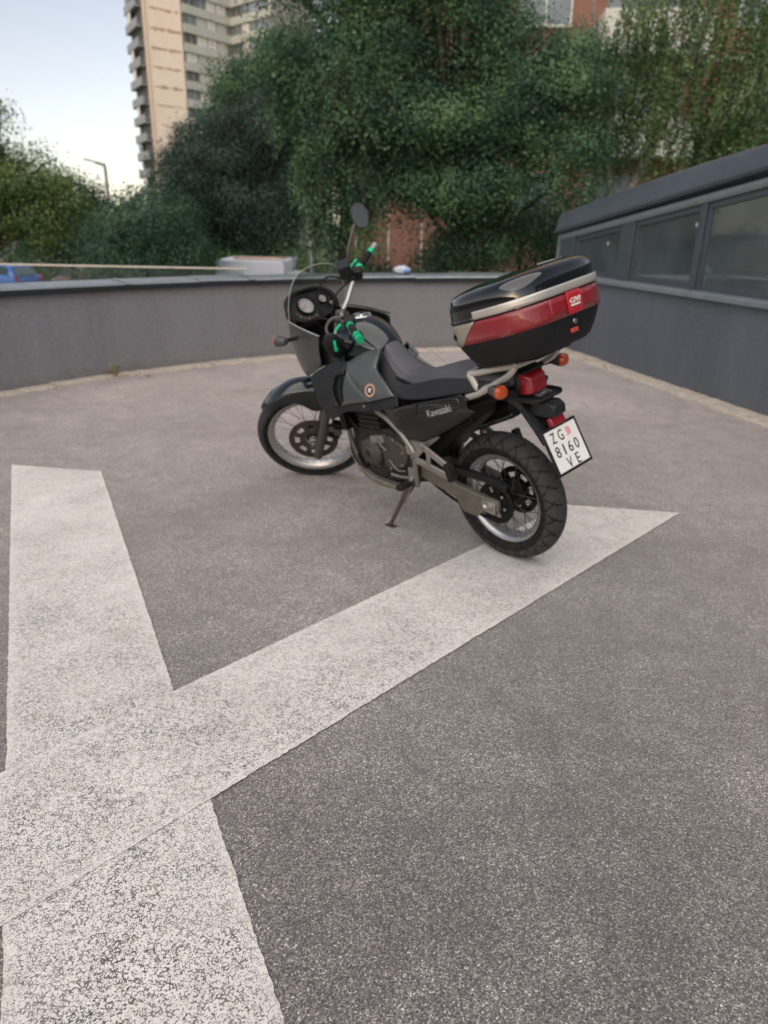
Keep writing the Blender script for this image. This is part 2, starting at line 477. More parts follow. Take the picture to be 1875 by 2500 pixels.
# painted cross on the tarmac: two stripes
EX, EY, EA, WD, WS, DA = -2.4439, 4.5817, -.15548, 4.1854, .6285, .67985
eu = np.array((cos(EA), sin(EA))); ev = np.array((eu[1], -eu[0]))
def gx(s, t): return np.array((EX, EY)) + eu * s + ev * t
T_ = (WD - WS) / DA
def stripe(name, c4, z, mat):
    c4 = [np.array(p) for p in c4]
    o2 = sum(c4) / 4
    d = (c4[2] - c4[1]); d /= np.linalg.norm(d); nn = np.array((-d[1], d[0]))
    L = [((p - o2) @ d, (p - o2) @ nn, 0) for p in c4]
    hw = abs(L[0][1])
    rr = random.Random(5); out = []
    for i in range(4):
        a_, b_ = np.array(L[i]), np.array(L[(i + 1) % 4]); kk = max(2, int(np.linalg.norm(b_ - a_) / .014))
        for q in range(kk):
            p = a_ + (b_ - a_) * q / kk
            if q: p = p + np.array((rr.uniform(-.0022, .0022), rr.uniform(-.0022, .0022) + .0018 * mnoise.noise(Vector((q * .11 + i * 31, 0, 0))), 0))
            out.append(tuple(p))
    g = G(); g.add(out, [tuple(range(len(out)))])
    paint_mat(mat, hw, .04)
    o = mk(name, g, mat, smooth=False)
    for p in o.data.polygons:
        if p.normal.z < 0: o.data.flip_normals(); break
    o.location = (o2[0], o2[1], z); o.rotation_euler = (0, 0, atan2(d[1], d[0]))
    return tag(o, kind='structure')
stripe('road_marking', [gx(0, 0), gx(WS, 0), gx(WS + DA * T_, T_), gx(DA * T_, T_)], .004, 'paint_b')
stripe('road_marking', [gx(WD - WS, 0), gx(WD, 0), gx(WD - DA * T_, T_), gx(WD - WS - DA * T_, T_)], .006, 'paint_a')

# ---- curved parapet wall with metal coping
def offs(c, d):
    out = []
    for i, p in enumerate(c):
        a, b_ = np.array(c[max(i - 1, 0)]), np.array(c[min(i + 1, len(c) - 1)])
        t = b_ - a; t /= np.linalg.norm(t)
        nrm = np.array((-t[1], t[0]))          # outward (left of travel)
        out.append(tuple(np.array(p) + nrm * d))
    return out
pw = empty('parapet_wall', (-.5, 9.4, 0))
tag(pw, 'long curved grey rendered parapet wall with metal coping behind the motorcycle', 'wall')
off0 = np.array(pw.location)
def rel(v): return v - off0
ci, co = wc, offs(wc, .22)
g = G()
rings = [[(a[0], a[1], -.3), (a[0], a[1], .868), (b_[0], b_[1], .868), (b_[0], b_[1], ZB)] for a, b_ in zip(ci, co)]
g.loft(rings)
mk('wall_body', g, 'plaster_grey', pw, xf=rel)
# coping sheets, each its own piece
arc = [0]
for i in range(1, len(wc)): arc.append(arc[-1] + math.dist(wc[i], wc[i - 1]))
def at_arc(s, d):
    s = min(max(s, 0), arc[-1] - 1e-4)
    i = next(k for k in range(len(arc) - 1) if arc[k + 1] > s)
    t = (s - arc[i]) / (arc[i + 1] - arc[i])
    a, b_ = np.array(wc[i]), np.array(wc[i + 1]); tt = (b_ - a) / np.linalg.norm(b_ - a)
    p = a + (b_ - a) * t + np.array((-tt[1], tt[0])) * d
    return p
S0 = arc[-1]
cuts = [S0]
lens = [.9, 1.15, 1.2, .9, .62, .85, 1.25, 1.1, 1.2, 1.2, 1.2]
for L_ in lens: cuts.append(cuts[-1] - L_)
while cuts[-1] > 1.3: cuts.append(cuts[-1] - 1.25)
rnd = random.Random(3)
for k in range(len(cuts) - 1):
    s1, s0 = cuts[k] - .003, cuts[k + 1] + .003
    dz = rnd.uniform(-.004, .006); tw = rnd.uniform(-.006, .008)
    rings = []
    for j in range(7):
        s_ = s0 + (s1 - s0) * j / 6
        zz = dz + tw * (j / 6 - .5) + rnd.uniform(-.001, .001)
        prof = [(-.052, .842), (-.052, .896), (-.040, .914), (.25, .936), (.262, .93), (.262, .85), (.23, .868), (-.03, .868)]
        rings.append([(*at_arc(s_, d), z + zz) for d, z in prof])
    g = G(); g.loft(rings)
    for q, f in enumerate(g.f):
        pass
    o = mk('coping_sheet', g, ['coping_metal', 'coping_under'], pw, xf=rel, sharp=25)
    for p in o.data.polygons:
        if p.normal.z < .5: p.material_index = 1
    if k % 1 == 0:                                    # raised joint cover between two sheets
        g = G(); rr = []
        for s_ in (s1 - .035, s1 + .035):
            rr.append([(*at_arc(s_, d), z + dz) for d, z in ((-.056, .85), (-.056, .9), (-.042, .919), (.25, .941), (.25, .93), (-.03, .9), (-.048, .85))])
        g.loft(rr)
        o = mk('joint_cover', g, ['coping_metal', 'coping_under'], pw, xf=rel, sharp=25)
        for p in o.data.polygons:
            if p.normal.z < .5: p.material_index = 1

# ---- concrete edging slabs at the foot of the walls
ke = empty('kerb_edging', (-.5, 9.2, 0)); tag(ke, kind='structure')
off1 = np.array(ke.location)
s_ = S0 - .02; rnd = random.Random(11)
while s_ > 1.0:
    L_ = rnd.uniform(.85, 1.1)
    s0, s1 = s_ - L_ + .008, s_
    wv = .17 + .10 * max(0, min(1, (s_ - (S0 - 5.5)) / 5)) 
    rings = []
    h_ = .018 + rnd.uniform(-.006, .008)
    for j in range(9):
        q = s0 + (s1 - s0) * j / 8
        e = wv + rnd.uniform(-.012, .012)
        hh = h_ + rnd.uniform(-.003, .003)
        rings.append([(*at_arc(q, -e), -.02), (*at_arc(q, -e + .006), hh - .006), (*at_arc(q, -e + .02), hh), (*at_arc(q, -.002), hh + .004), (*at_arc(q, -.002), -.02)])
    g = G(); g.loft(rings)
    mk('slab', g, 'kerb_stone', ke, xf=lambda v: v - off1)
    s_ -= L_
ke2 = empty('kerb_edging', (2.8, 8, 0)); tag(ke2, kind='structure')
off2 = np.array(ke2.location)
u_ = .0
while u_ < 11:
    L_ = rnd.uniform(.8, 1.1)
    rings = []
    h_ = .016 + rnd.uniform(-.006, .008)
    for j in range(11):
        q = u_ + .004 + (L_ - .008) * j / 10
        e = .235 + rnd.uniform(-.03, .02)
        hh = h_ + rnd.uniform(-.005, .005)
        rings.append([rw(q, e, -.02), rw(q, e - .006, hh - .008), rw(q, e - .03, hh), rw(q, .003, hh + .006), rw(q, .003, -.02)])
    g = G(); g.loft(rings)
    mk('slab', g, 'kerb_stone', ke2, xf=lambda v: v - off2)
    u_ += L_

# ---- glazed ramp enclosure on the right
rb = empty('ramp_enclosure', rw(0, 0, 0)); tag(rb, 'dark grey glazed ramp building with sloping metal roof along the right side', 'building')
off3 = np.array(rb.location)
r3 = lambda v: v - off3
def rq(g, u0, u1, o0, o1, z0, z1, z0b=None, z1b=None):
    """block in wall coordinates, bottom/top may slope along u"""
    z0b = z0 if z0b is None else z0b; z1b = z1 if z1b is None else z1b
    v = [rw(u0, o0, z0), rw(u1, o0, z0b), rw(u1, o0, z1b), rw(u0, o0, z1), rw(u0, o1, z0), rw(u1, o1, z0b), rw(u1, o1, z1b), rw(u0, o1, z1)]
    g.add(v, [(0, 1, 2, 3), (7, 6, 5, 4), (0, 4, 5, 1), (2, 6, 7, 3), (0, 3, 7, 4), (1, 5, 6, 2)])
UE, U1 = -.40, 11.0
head = lambda u: 1.372 + .1375 * (u + .268)       # underside of the head strip
eave = lambda u: 1.458 + .1457 * (u + .367)
ridge = lambda u: 1.687 + .1406 * (u + .416) + .028 * max(0, 1 - ((u - 1.5) / 1.9) ** 2)
DEPTH = -2.3
g = G(); rq(g, -.06, U1, 0, -.25, ZB, .915)
mk('base_wall', g, 'plaster_dark', rb, xf=r3)
g = G(); rq(g, UE, -.06, -.02, -.25, ZB, .915)
mk('base_wall', g, 'plaster_dark', rb, xf=r3)
g = G(); rq(g, UE, U1, DEPTH, DEPTH - .2, ZB, .93)
mk('base_wall', g, 'plaster_dark', rb, xf=r3)
for ua in np.arange(-.40, U1 - .1, 1.9):
    g = G()
    rings = [[rw(u, .062, .905), rw(u, .066, .945), rw(u, .056, .958), rw(u, -.06, .978), rw(u, -.06, .918), rw(u, .03, .918), rw(u, .045, .905)] for u in (ua + .002, min(ua + 1.898, U1))]
    g.loft(rings)
    mk('sill', g, 'frame_light', rb, xf=r3, sharp=30)
# posts and panes
wins = [(.02, 1.12), (1.37, 2.50), (2.57, 3.72), (3.97, 5.1), (5.17, 6.3), (6.55, 7.7), (7.77, 8.9), (9.15, 10.3)]
posts = [(UE, .02)] + [(wins[i][1], wins[i + 1][0]) for i in range(len(wins) - 1)] + [(10.3, U1)]
for a_, b_ in posts:
    g = G(); rq(g, a_, b_, .012, -.08, .962, head(a_) + .02, .962, head(b_) + .02)
    mk('post', g, 'frame_grey', rb, xf=r3, bevel=.004)
    g = G(); rq(g, a_, b_, DEPTH + .01, DEPTH - .1, .93, head(a_) + .02, .93, head(b_) + .02)
    mk('post', g, 'frame_grey', rb, xf=r3)
def glazed(a_, b_, o_, par):
    fz = .055
    fo = empty('window', (0, 0, 0)); fo.parent = par
    g = G()
    rq(g, a_, b_, o_ - .01, o_ - .055, .962, 1.035)
    rq(g, a_, b_, o_ - .01, o_ - .055, head(a_) - .06, head(a_) + .015, head(b_) - .06, head(b_) + .015)
    rq(g, a_, a_ + fz, o_ - .012, o_ - .053, 1.035, head(a_) - .06, 1.035, head(a_ + fz) - .06)
    rq(g, b_ - fz, b_, o_ - .012, o_ - .053, 1.035, head(b_ - fz) - .06, 1.035, head(b_) - .06)
    mk('window_frame', g, 'frame_grey', fo, xf=r3, bevel=.003)
    g = G(); rq(g, a_ + fz, b_ - fz, o_ - .028, o_ - .036, 1.035, head(a_ + fz) - .06, 1.035, head(b_ - fz) - .06)
    mk('pane', g, 'window_glass', fo, xf=r3, smooth=False)
for a_, b_ in wins:
    glazed(a_, b_, 0, rb)
    glazed(a_, b_, DEPTH, rb)
# head strip, gutter profile and the sloping roof
g = G()
for prof in ([(.02, 0), (.035, .03), (.028, .07), (-.08, .07), (-.08, 0)],):
    rings = [[rw(u, o_, head(u) + z_) for o_, z_ in prof] for u in np.linspace(UE, U1, 20)]
    g.loft(rings)
mk('head_strip', g, 'frame_light', rb, xf=r3, sharp=30)
g = G()
rings = [[rw(u, o_, eave(u) + z_) for o_, z_ in ((.03, -.02), (.085, -.012), (.095, .015), (.085, .035), (.03, .03))] for u in np.linspace(UE - .02, U1, 20)]
g.loft(rings)
mk('gutter', g, 'frame_grey', rb, xf=r3, sharp=30)
g = G()
us = np.linspace(UE - .015, U1, 40)
rings = [[rw(u, .07, eave(u) + .03), rw(u, .055, eave(u) + .12), rw(u, .03, ridge(u) - .03), rw(u, .0, ridge(u)), rw(u, -1.1, ridge(u) + .05), rw(u, DEPTH - .1, ridge(u) - .02), rw(u, DEPTH - .1, head(u)), rw(u, -.1, head(u) + .02)] for u in us]
g.loft(rings)
mk('roof', g, 'roof_sheet', rb, xf=r3, sharp=50)
g = G(); rq(g, UE, UE + .05, -.08, DEPTH, .93, head(UE) + .02)
mk('end_wall', g, 'frame_grey', rb, xf=r3)
g = G(); rq(g, UE - .012, UE + .03, .03, -.03, .6, head(UE) + .03)
mk('corner_trim', g, 'frame_light', rb, xf=r3)
g = G(); rq(g, UE + .1, U1, -.26, DEPTH + .01, -2.4, -.2, -2.4, .4)
mk('ramp_floor', g, 'concrete', rb, xf=r3, smooth=False)
P('glint_white', lin(164, 168, 170), .6)
for u_, z_ in ((.79, 1.352), (2.42, 1.565)):  # pale discs standing in for lamp reflections in the panes
    g = G(); g.disc(rw(u_, -.027, z_), (*RN, 0), .022, .006, 14)
    mk('lamp_glint', g, 'glint_white', rb, xf=r3)

# ---- glass balustrade beyond the wall
gb = empty('glass_balustrade', (-3.6, 9.6, -.2)); tag(gb, 'frameless glass balustrade with thin pale handrail beyond the curved wall', 'railing')
g = G(); g.box(-9, -1.72, 9.5, 9.72, ZB, .25)
mk('base_wall', g, 'concrete', gb, xf=lambda v: v - np.array((-3.6, 9.6, -.2)))
rf = lambda v: v - np.array((-3.6, 9.6, -.2))
g = G(); g.box(-9, -1.76, 9.585, 9.617, .955, .978)
mk('handrail', g, 'rail_metal', gb, xf=rf, bevel=.004)
x = -9.0
while x < -1.9:
    g = G(); g.box(x + .008, min(x + 1.2, -1.78) - .008, 9.595, 9.607, .22, .955)
    mk('glass_panel', g, 'rail_glass', gb, xf=rf, smooth=False)
    x += 1.2
# ================================================================== VEGETATION
def leaf_mat(name, c0, c1, c2, trans=.3):
    m, nt, b, oc = new_mat(name)
    geo = _n(nt, 'ShaderNodeNewGeometry')
    f = math_(nt, 'ADD', math_(nt, 'MULTIPLY', noise_(nt, geo.outputs['Position'], 1.3, 3, .6), 1.0), math_(nt, 'MULTIPLY', geo.outputs['Random Per Island'], .2))
    r = ramp(nt, [(.42, c0), (.6, c1), (.8, c2)]); nt.links.new(f, r.inputs[0])
    nt.links.new(r.outputs[0], b.inputs['Base Color'])
    b.inputs['Roughness'].default_value = .55
    b.inputs['Specular IOR Level'].default_value = .35
    tl = _n(nt, 'ShaderNodeBsdfTranslucent'); nt.links.new(r.outputs[0], tl.inputs[0])
    mx = _n(nt, 'ShaderNodeMixShader'); mx.inputs[0].default_value = trans
    nt.links.new(b.outputs[0], mx.inputs[1]); nt.links.new(tl.outputs[0], mx.inputs[2])
    nt.links.new(mx.outputs[0], nt.nodes['Material Output'].inputs[0])
leaf_mat('leaf_dark', lin(42, 58, 55), lin(60, 80, 72), lin(84, 104, 86))
leaf_mat('leaf_maple', lin(40, 66, 50), lin(72, 106, 78), lin(118, 148, 100))
leaf_mat('leaf_olive', lin(56, 78, 46), lin(92, 116, 66), lin(132, 150, 90))
leaf_mat('leaf_birch', lin(62, 90, 54), lin(98, 128, 80), lin(144, 164, 108))
leaf_mat('leaf_hedge', lin(50, 82, 44), lin(84, 122, 62), lin(126, 152, 84))
leaf_mat('leaf_teal', lin(42, 68, 54), lin(68, 100, 78), lin(104, 134, 98))
leaf_mat('leaf_ochre', lin(140, 116, 40), lin(172, 140, 54), lin(196, 164, 74))
P('bark_dark', lin(62, 54, 46), .95, var=.35, vs=9, bump=1, bs=30)
P('bark_birch', lin(150, 146, 138), .9, var=.35, vs=5, bump=.6, bs=30, dirt=.8, dirtcol=lin(48, 44, 40))

def leaves_mesh(name, C, N, S, mat, parent, rng, off):
    """one small folded leaf (two triangles each side of the midrib -> a quad) at every C"""
    n = len(C)
    N = N / (np.linalg.norm(N, axis=1, keepdims=True) + 1e-9)
    R = rng.normal(size=(n, 3)); U = np.cross(N, R); U /= np.linalg.norm(U, axis=1, keepdims=True) + 1e-9
    V = np.cross(N, U)
    S = S[:, None]
    a = C - U * S * .5
    t = C + U * S * .5 - N * S * .12
    l = C + V * S * .34 + U * S * .02 + N * S * .08
    r = C - V * S * .34 + U * S * .02 + N * S * .08
    v = np.stack([a, l, t, r], 1).reshape(-1, 3) - np.array(off)
    me = bpy.data.meshes.new(name)
    me.vertices.add(4 * n); me.vertices.foreach_set('co', v.astype(np.float32).ravel())
    me.loops.add(4 * n); me.loops.foreach_set('vertex_index', np.arange(4 * n, dtype=np.int32))
    me.polygons.add(n); me.polygons.foreach_set('loop_start', np.arange(0, 4 * n, 4, dtype=np.int32))
    me.polygons.foreach_set('loop_total', np.full(n, 4, np.int32))
    me.update(calc_edges=True)
    me.materials.append(MATS[mat])
    o = bpy.data.objects.new(name, me); COL.objects.link(o); o.parent = parent
    return o
def crown_points(rng, blobs, n, spread=.24, per=55, shell=.55):
    vol = np.array([b[3] * b[4] * b[5] for b in blobs]) ** .75; vol /= vol.sum()
    Cs, Ns = [], []
    for b_, w in zip(blobs, vol):
        m = max(3, int(n * w / per))
        d = rng.normal(size=(m, 3)); d /= np.linalg.norm(d, axis=1, keepdims=True)
        if b_[5] < .62 * b_[3]: d[:, 2] = np.where(rng.random(m) < .75, np.abs(d[:, 2]), d[:, 2])
        rr = shell + (1 - shell) * rng.random(m) ** .6
        lump = 1 + .22 * np.sin(d[:, 0] * 5 + b_[0] * 3) * np.cos(d[:, 2] * 6 + b_[1]) + rng.normal(size=m) * .06
        c = np.array(b_[:3]) + d * np.array(b_[3:6]) * (rr * lump)[:, None]
        sz = spread * (.6 + .9 * rng.random(m))
        k = rng.integers(int(per * .5), int(per * 1.5), m)
        idx = np.repeat(np.arange(m), k)
        off = rng.normal(size=(len(idx), 3)) * sz[idx][:, None] * np.array((1, 1, .62))
        off[:, 2] -= .25 * (off[:, 0] ** 2 + off[:, 1] ** 2) / sz[idx]
        hang = rng.random(len(idx)) < .28                      # feathery twigs drooping below the clump
        off[:, 2] -= np.where(hang, rng.exponential(.9, len(idx)) * sz[idx], 0)
        Cs.append(c[idx] + off)
        out = d[idx] * .55 + off / (sz[idx][:, None] + 1e-6) * .8
        Ns.append(out + np.array((0, 0, .45)) + rng.normal(size=(len(idx), 3)) * .3)
    return np.concatenate(Cs), np.concatenate(Ns)
def boughs(env, n, seed, rx=(.5, .9), rz=(.28, .45)):
    """split the crown's envelope into separate drooping boughs with gaps between them"""
    rd = random.Random(seed); out = []
    w = [e[3] * e[4] * e[5] for e in env]
    for _ in range(n):
        e = rd.choices(env, w)[0]
        d = np.array([rd.gauss(0, 1) for _ in range(3)]); d /= np.linalg.norm(d); d[1] = -abs(d[1]) if rd.random() < .7 else d[1]
        k = .35 + .62 * rd.random() ** .6
        r_ = rd.uniform(*rx)
        out.append((e[0] + d[0] * e[3] * k, e[1] + d[1] * e[4] * k, e[2] + d[2] * e[5] * k, r_, r_ * .85, rd.uniform(*rz)))
    return out
def tree(name, label, base, blobs, n, leaf, mat, seed, trunk_r=.16, bark='bark_dark', spread=.24, cat='tree', group=None, top=None, per=55, shell=.55, lean=(0, 0)):
    rng = np.random.default_rng(seed); rd = random.Random(seed)
    o = empty(name, base); tag(o, label, cat, group)
    bx, by, bz = base
    cx = sum(b_[0] for b_ in blobs) / len(blobs); cy = sum(b_[1] for b_ in blobs) / len(blobs); cz = sum(b_[2] for b_ in blobs) / len(blobs)
    tz = cz if top is None else top
    pts = []
    for i in range(7):
        t = i / 6
        pts.append((bx + (cx - bx) * t ** 1.6 + rd.uniform(-.06, .06) * (i > 0), by + (cy - by) * t ** 1.6 + rd.uniform(-.06, .06), bz + (tz - bz) * t))
    g = G(); path = cr(pts, 4); m_ = len(path)
    g.tube(path, [trunk_r * (1.25 - .85 * i / m_) + (.12 * trunk_r if i < 2 else 0) for i in range(m_)], 10)
    tr = mk('trunk', g, bark, o, xf=lambda v: v - np.array(base))
    g = G()
    for b_ in blobs:
        for q in range(3):
            s_ = path[rd.randint(m_ // 2, m_ - 1)]
            e_ = (b_[0] + rd.uniform(-.6, .6) * b_[3], b_[1] + rd.uniform(-.6, .6) * b_[4], b_[2] + rd.uniform(-.4, .6) * b_[5])
            mid = tuple((s_[k] + e_[k]) / 2 + rd.uniform(-.2, .2) for k in range(3))
            pp = cr([s_, mid, e_], 5)
            g.tube(pp, [trunk_r * .38 * (1 - .85 * i / len(pp)) for i in range(len(pp))], 6)
    mk('limbs', g, bark, o, xf=lambda v: v - np.array(base))
    C_, N_ = crown_points(rng, blobs, n, spread, per, shell)
    S_ = leaf * (.45 + 1.1 * rng.random(len(C_)) ** 1.4)
    leaves_mesh('crown', C_, N_, S_, mat, o, rng, base)
    return o
def birch(name, label, base, blobs, strands, leaf, mat, seed, trunk, limbs, bark='bark_birch', smin=.7, smax=2.0, tr=.13):
    """weeping crown: thin hanging twigs strung with small leaves"""
    rng = np.random.default_rng(seed); rd = random.Random(seed)
    o = empty(name, base); tag(o, label, 'tree')
    g = G(); path = cr(trunk, 5); m_ = len(path)
    g.tube(path, [tr * (1.2 - .8 * i / m_) for i in range(m_)], 10)
    mk('trunk', g, bark, o, xf=lambda v: v - np.array(base))
    for lb, r0 in limbs:
        g = G(); pp = cr(lb, 5)
        g.tube(pp, [r0 * (1 - .7 * i / len(pp)) for i in range(len(pp))], 8)
        mk('limb', g, bark, o, xf=lambda v: v - np.array(base))
    Cs, Ns = [], []
    w = np.array([b_[3] * b_[4] * b_[5] for b_ in blobs]) ** .7; w /= w.sum()
    tw = G()
    for b_, ww in zip(blobs, w):
        for q in range(int(strands * ww)):
            d = rng.normal(size=3); d /= np.linalg.norm(d)
            st = np.array(b_[:3]) + d * np.array(b_[3:6]) * (.3 + .7 * rng.random() ** .5)
            L = smin + (smax - smin) * rng.random()
            k = int(L / .028)
            t = np.linspace(0, 1, k)
            dx = rng.normal() * .22; dy = rng.normal() * .22
            c = st + np.stack([dx * t + .05 * np.sin(t * 7 + q), dy * t + .05 * np.cos(t * 6 + q), -L * t], 1)
            c += rng.normal(size=c.shape) * .035
            Cs.append(c); Ns.append(rng.normal(size=c.shape) + np.array((0, -.3, .4)))
            if q % 3 == 0:
                tw.tube([tuple(c[0]), tuple(c[k // 2]), tuple(c[-1])], .006, 4, caps=False)
    mk('twigs', tw, 'bark_dark', o, xf=lambda v: v - np.array(base), fix=False)
    C_ = np.concatenate(Cs); N_ = np.concatenate(Ns)
    leaves_mesh('crown', C_, N_, leaf * (.6 + .8 * rng.random(len(C_))), mat, o, rng, base)
    return o

# left group
tree('broadleaf_tree', 'olive green leafy tree at the far left edge above the blue car', (-11.9, 22.5, ZB),
     boughs([(-11.4, 22, 2.1, 1.9, 1.7, 1.2), (-9.9, 22, 1.9, 1.5, 1.4, 1.05), (-12.6, 22, 3.6, 1.9, 1.7, 1.3), (-10.6, 22.3, 3.0, 1.2, 1.2, .8), (-9.6, 22.2, 2.5, .9, .9, .6), (-9.1, 22.1, 1.35, .9, .9, .8), (-11.6, 22, 4.1, 1.0, 1, .8)], 72, 23, (.5, .9), (.25, .45)), 70000, .066, 'leaf_olive', 1, per=110, spread=.27)
tree('broadleaf_tree', 'dark green round tree left of the bent street lamp', (-13.6, 33, ZB),
     [(-13.4, 33, 2.1, 1.8, 1.6, 1.2), (-12.4, 33, 1.4, 1.4, 1.3, 1.1), (-14.2, 33, 1.2, 1.6, 1.4, 1.2)], 22000, .11, 'leaf_dark', 2, spread=.32, per=80)
tree('ornamental_tree', 'small loose shrubby tree below the foot of the tower block', (-6.5, 20.5, ZB),
     [(-6.9, 20.5, 1.2, 1.0, .9, .75), (-6.0, 20.5, 1.55, .95, .9, .85), (-5.6, 20.6, .8, .9, .8, .7), (-7.4, 20.4, .55, .8, .8, .7), (-6.4, 20.4, .4, 1.0, .8, .7)], 42000, .062, 'leaf_teal', 3, trunk_r=.08, per=110)
k_ = 26 / 21
def sc3(x, y, z): return (x * k_, y * k_, 1.513 + (z - 1.513) * k_)
tree('round_tree', 'dense dark blue-green dome shaped tree in front of the tower block', (-5.0, 26, ZB),
     [(*sc3(-4.2, 21.4, 2.3), 1.7, 1.2, 1.7)] + boughs([(*sc3(-4.2, 21, 2.35), 2.2, 1.9, 2.0), (*sc3(-5.2, 21, 1.8), 1.35, 1.3, 1.4), (*sc3(-3.2, 21, 3.05), 1.6, 1.4, 1.4), (*sc3(-3.9, 21, 3.6), 1.15, 1.1, .95), (*sc3(-2.9, 21, 1.9), 1.2, 1.2, 1.3), (*sc3(-4.6, 20.6, 1.0), 1.7, 1.2, .9), (*sc3(-3.2, 20.7, 1.0), 1.3, 1.2, .9)], 75, 22, (.55, .95), (.35, .6)), 150000, .068, 'leaf_dark', 4, trunk_r=.22, shell=.66, per=130, spread=.28)
tree('broadleaf_tree', 'lighter green tree rising behind the dark dome tree', (-5.4, 30.5, ZB),
     [(-5.2, 30.5, 6.2, 1.5, 1.3, 1.0), (-4.1, 30.4, 5.6, 1.3, 1.2, 1.2), (-6.1, 30.5, 5.0, .9, .9, .6), (-4.2, 30.3, 7.2, 1.1, 1.0, .7), (-3.4, 30.4, 4.4, 1.3, 1.2, 1.2)], 42000, .09, 'leaf_maple', 5, spread=.32, per=110)
# centre
tree('maple_tree', 'tall dense maple with drooping boughs in the middle behind the wall', (2.6, 18.2, ZB),
     boughs([(.2, 17.2, 4.1, 1.9, 1.4, 1.4), (-1.1, 17.4, 4.6, 1.25, 1.1, 1.6), (1.9, 17.3, 3.7, 1.7, 1.3, 1.15), (.9, 17.3, 5.6, 2.2, 1.5, 1.3), (-.6, 17.6, 3.1, 1.1, 1.0, 1.0), (3.3, 17.2, 2.9, 1.2, 1.1, .85), (2.4, 16.9, 2.1, 1.15, 1.0, .6), (3.0, 17.4, 4.6, 1.4, 1.2, 1.0), (1.0, 16.9, 2.5, 1.0, .9, .55), (-1.2, 17.3, 6.2, 1.4, 1.2, 1.2), (3.4, 17.0, 1.6, .9, .8, .5), (1.7, 16.8, 1.25, .8, .7, .4)], 74, 21, (.55, 1.0), (.26, .42)), 235000, .058, 'leaf_maple', 6, trunk_r=.24, spread=.27, shell=.5, per=170)
birch('birch_tree', 'light green weeping birch hanging down beside the park lamp', (-.9, 15.9, ZB),
      [(-1.35, 15.7, 3.0, .55, .5, .7), (-1.0, 15.8, 3.9, .8, .6, .8), (-.55, 15.6, 2.2, .45, .4, .5), (-1.9, 16, 4.4, .5, .5, .7), (-1.3, 15.6, 2.1, .35, .4, .4)], 900, .062, 'leaf_maple', 7,
      [(-.9, 15.9, ZB), (-.95, 15.9, 0), (-.9, 15.95, 2.0), (-1.05, 15.9, 3.2), (-1.1, 15.9, 4.2)], [([(-.95, 15.9, 2.2), (-1.3, 15.8, 3.3), (-1.6, 15.8, 4.2)], .05)], bark='bark_dark', smin=.4, smax=1.3)
# right: sparse birch with bare leaning boughs in front of the brick block
birch('birch_tree', 'sparse yellowish weeping birch with a leaning trunk above the ramp roof', (4.95, 18, ZB),
      [(6.6, 18, 4.2, 1.7, 1.1, 1.2), (5.0, 18, 5.0, 1.1, 1.0, 1.0), (7.8, 18, 4.4, 1.4, 1.2, 1.4), (6.2, 17.8, 6.2, 1.8, 1.2, 1.0), (7.6, 17.6, 3.2, 1.2, 1.0, .7), (4.5, 18.2, 3.9, .8, .8, .7), (8.6, 18, 5.8, 1.2, 1, 1.0)], 1450, .066, 'leaf_birch', 8,
      [(4.95, 18, ZB), (5.05, 18, .5), (5.2, 18, 1.9), (5.55, 18, 2.8), (6.1, 18, 4.3), (6.5, 18, 5.6), (6.6, 18, 7.2)],
      [([(5.5, 18, 2.7), (5.55, 17.9, 3.1), (5.9, 17.8, 3.6)], .05), ([(6.9, 17.6, 3.5), (7.2, 17.5, 3.95), (7.45, 17.5, 4.25), (7.6, 17.5, 4.7), (8.1, 17.5, 5.0)], .055), ([(5.05, 18.1, 1.5), (4.75, 18.1, 3.3), (4.3, 18, 4.9), (4.0, 18, 6.6)], .06), ([(5.9, 18, 3.8), (5.3, 18, 5.0), (5.2, 18, 6.4)], .05)], tr=.12, smin=.6, smax=1.7)
tree('broadleaf_tree', 'dark shaded bushy tree between the maple and the ramp building', (3.6, 19.5, ZB),
     [(3.2, 19.5, 1.3, 1.6, 1.0, .9), (4.6, 19.5, 1.5, 1.1, 1.0, .9), (1.9, 19.6, .9, 1.1, 1.0, .7)], 36000, .064, 'leaf_teal', 9, trunk_r=.1, per=110)
# hedge shrubs behind the wall
for i, (x, y, z, rx, rz, mt) in enumerate([(-5.2, 24.3, .1, 1.1, .62, 'leaf_hedge'), (-3.4, 24.6, .15, 1.3, .72, 'leaf_hedge'), (-1.6, 24.0, .2, 1.2, .8, 'leaf_hedge'), (-6.9, 24.6, -.1, 1.1, .7, 'leaf_teal'), (-.55, 19.0, .35, .8, .62, 'leaf_teal'), (.9, 18.4, .0, .75, .6, 'leaf_teal'), (4.6, 16.4, .1, 1.2, .8, 'leaf_maple'), (2.9, 16.0, -.1, .9, .8, 'leaf_teal')]):
    lab = ['bright green hedge shrub left of the grey truck', 'bright green hedge shrub directly behind the grey truck', 'bright green hedge shrub behind the park lamp post', 'blue-green shrub below the left rim of the dome tree', 'low dark shrub just right of the windscreen', 'low dark shrub in front of the brick wall', 'green shrub beside the left end of the ramp building', 'dark shrub behind the wall above the top case'][i]
    tree('shrub', lab, (x, y, ZB), [(x, y, z, rx, .7, rz), (x - .5 * rx, y, z - .5, .8 * rx, .7, rz), (x + .5 * rx, y, z - .6, .8 * rx, .7, rz), (x, y, z - 1.4, rx, .7, .9)], 14000, .062, mt, 30 + i, trunk_r=.05, spread=.2, cat='shrub', group='shrubs behind the parapet wall')
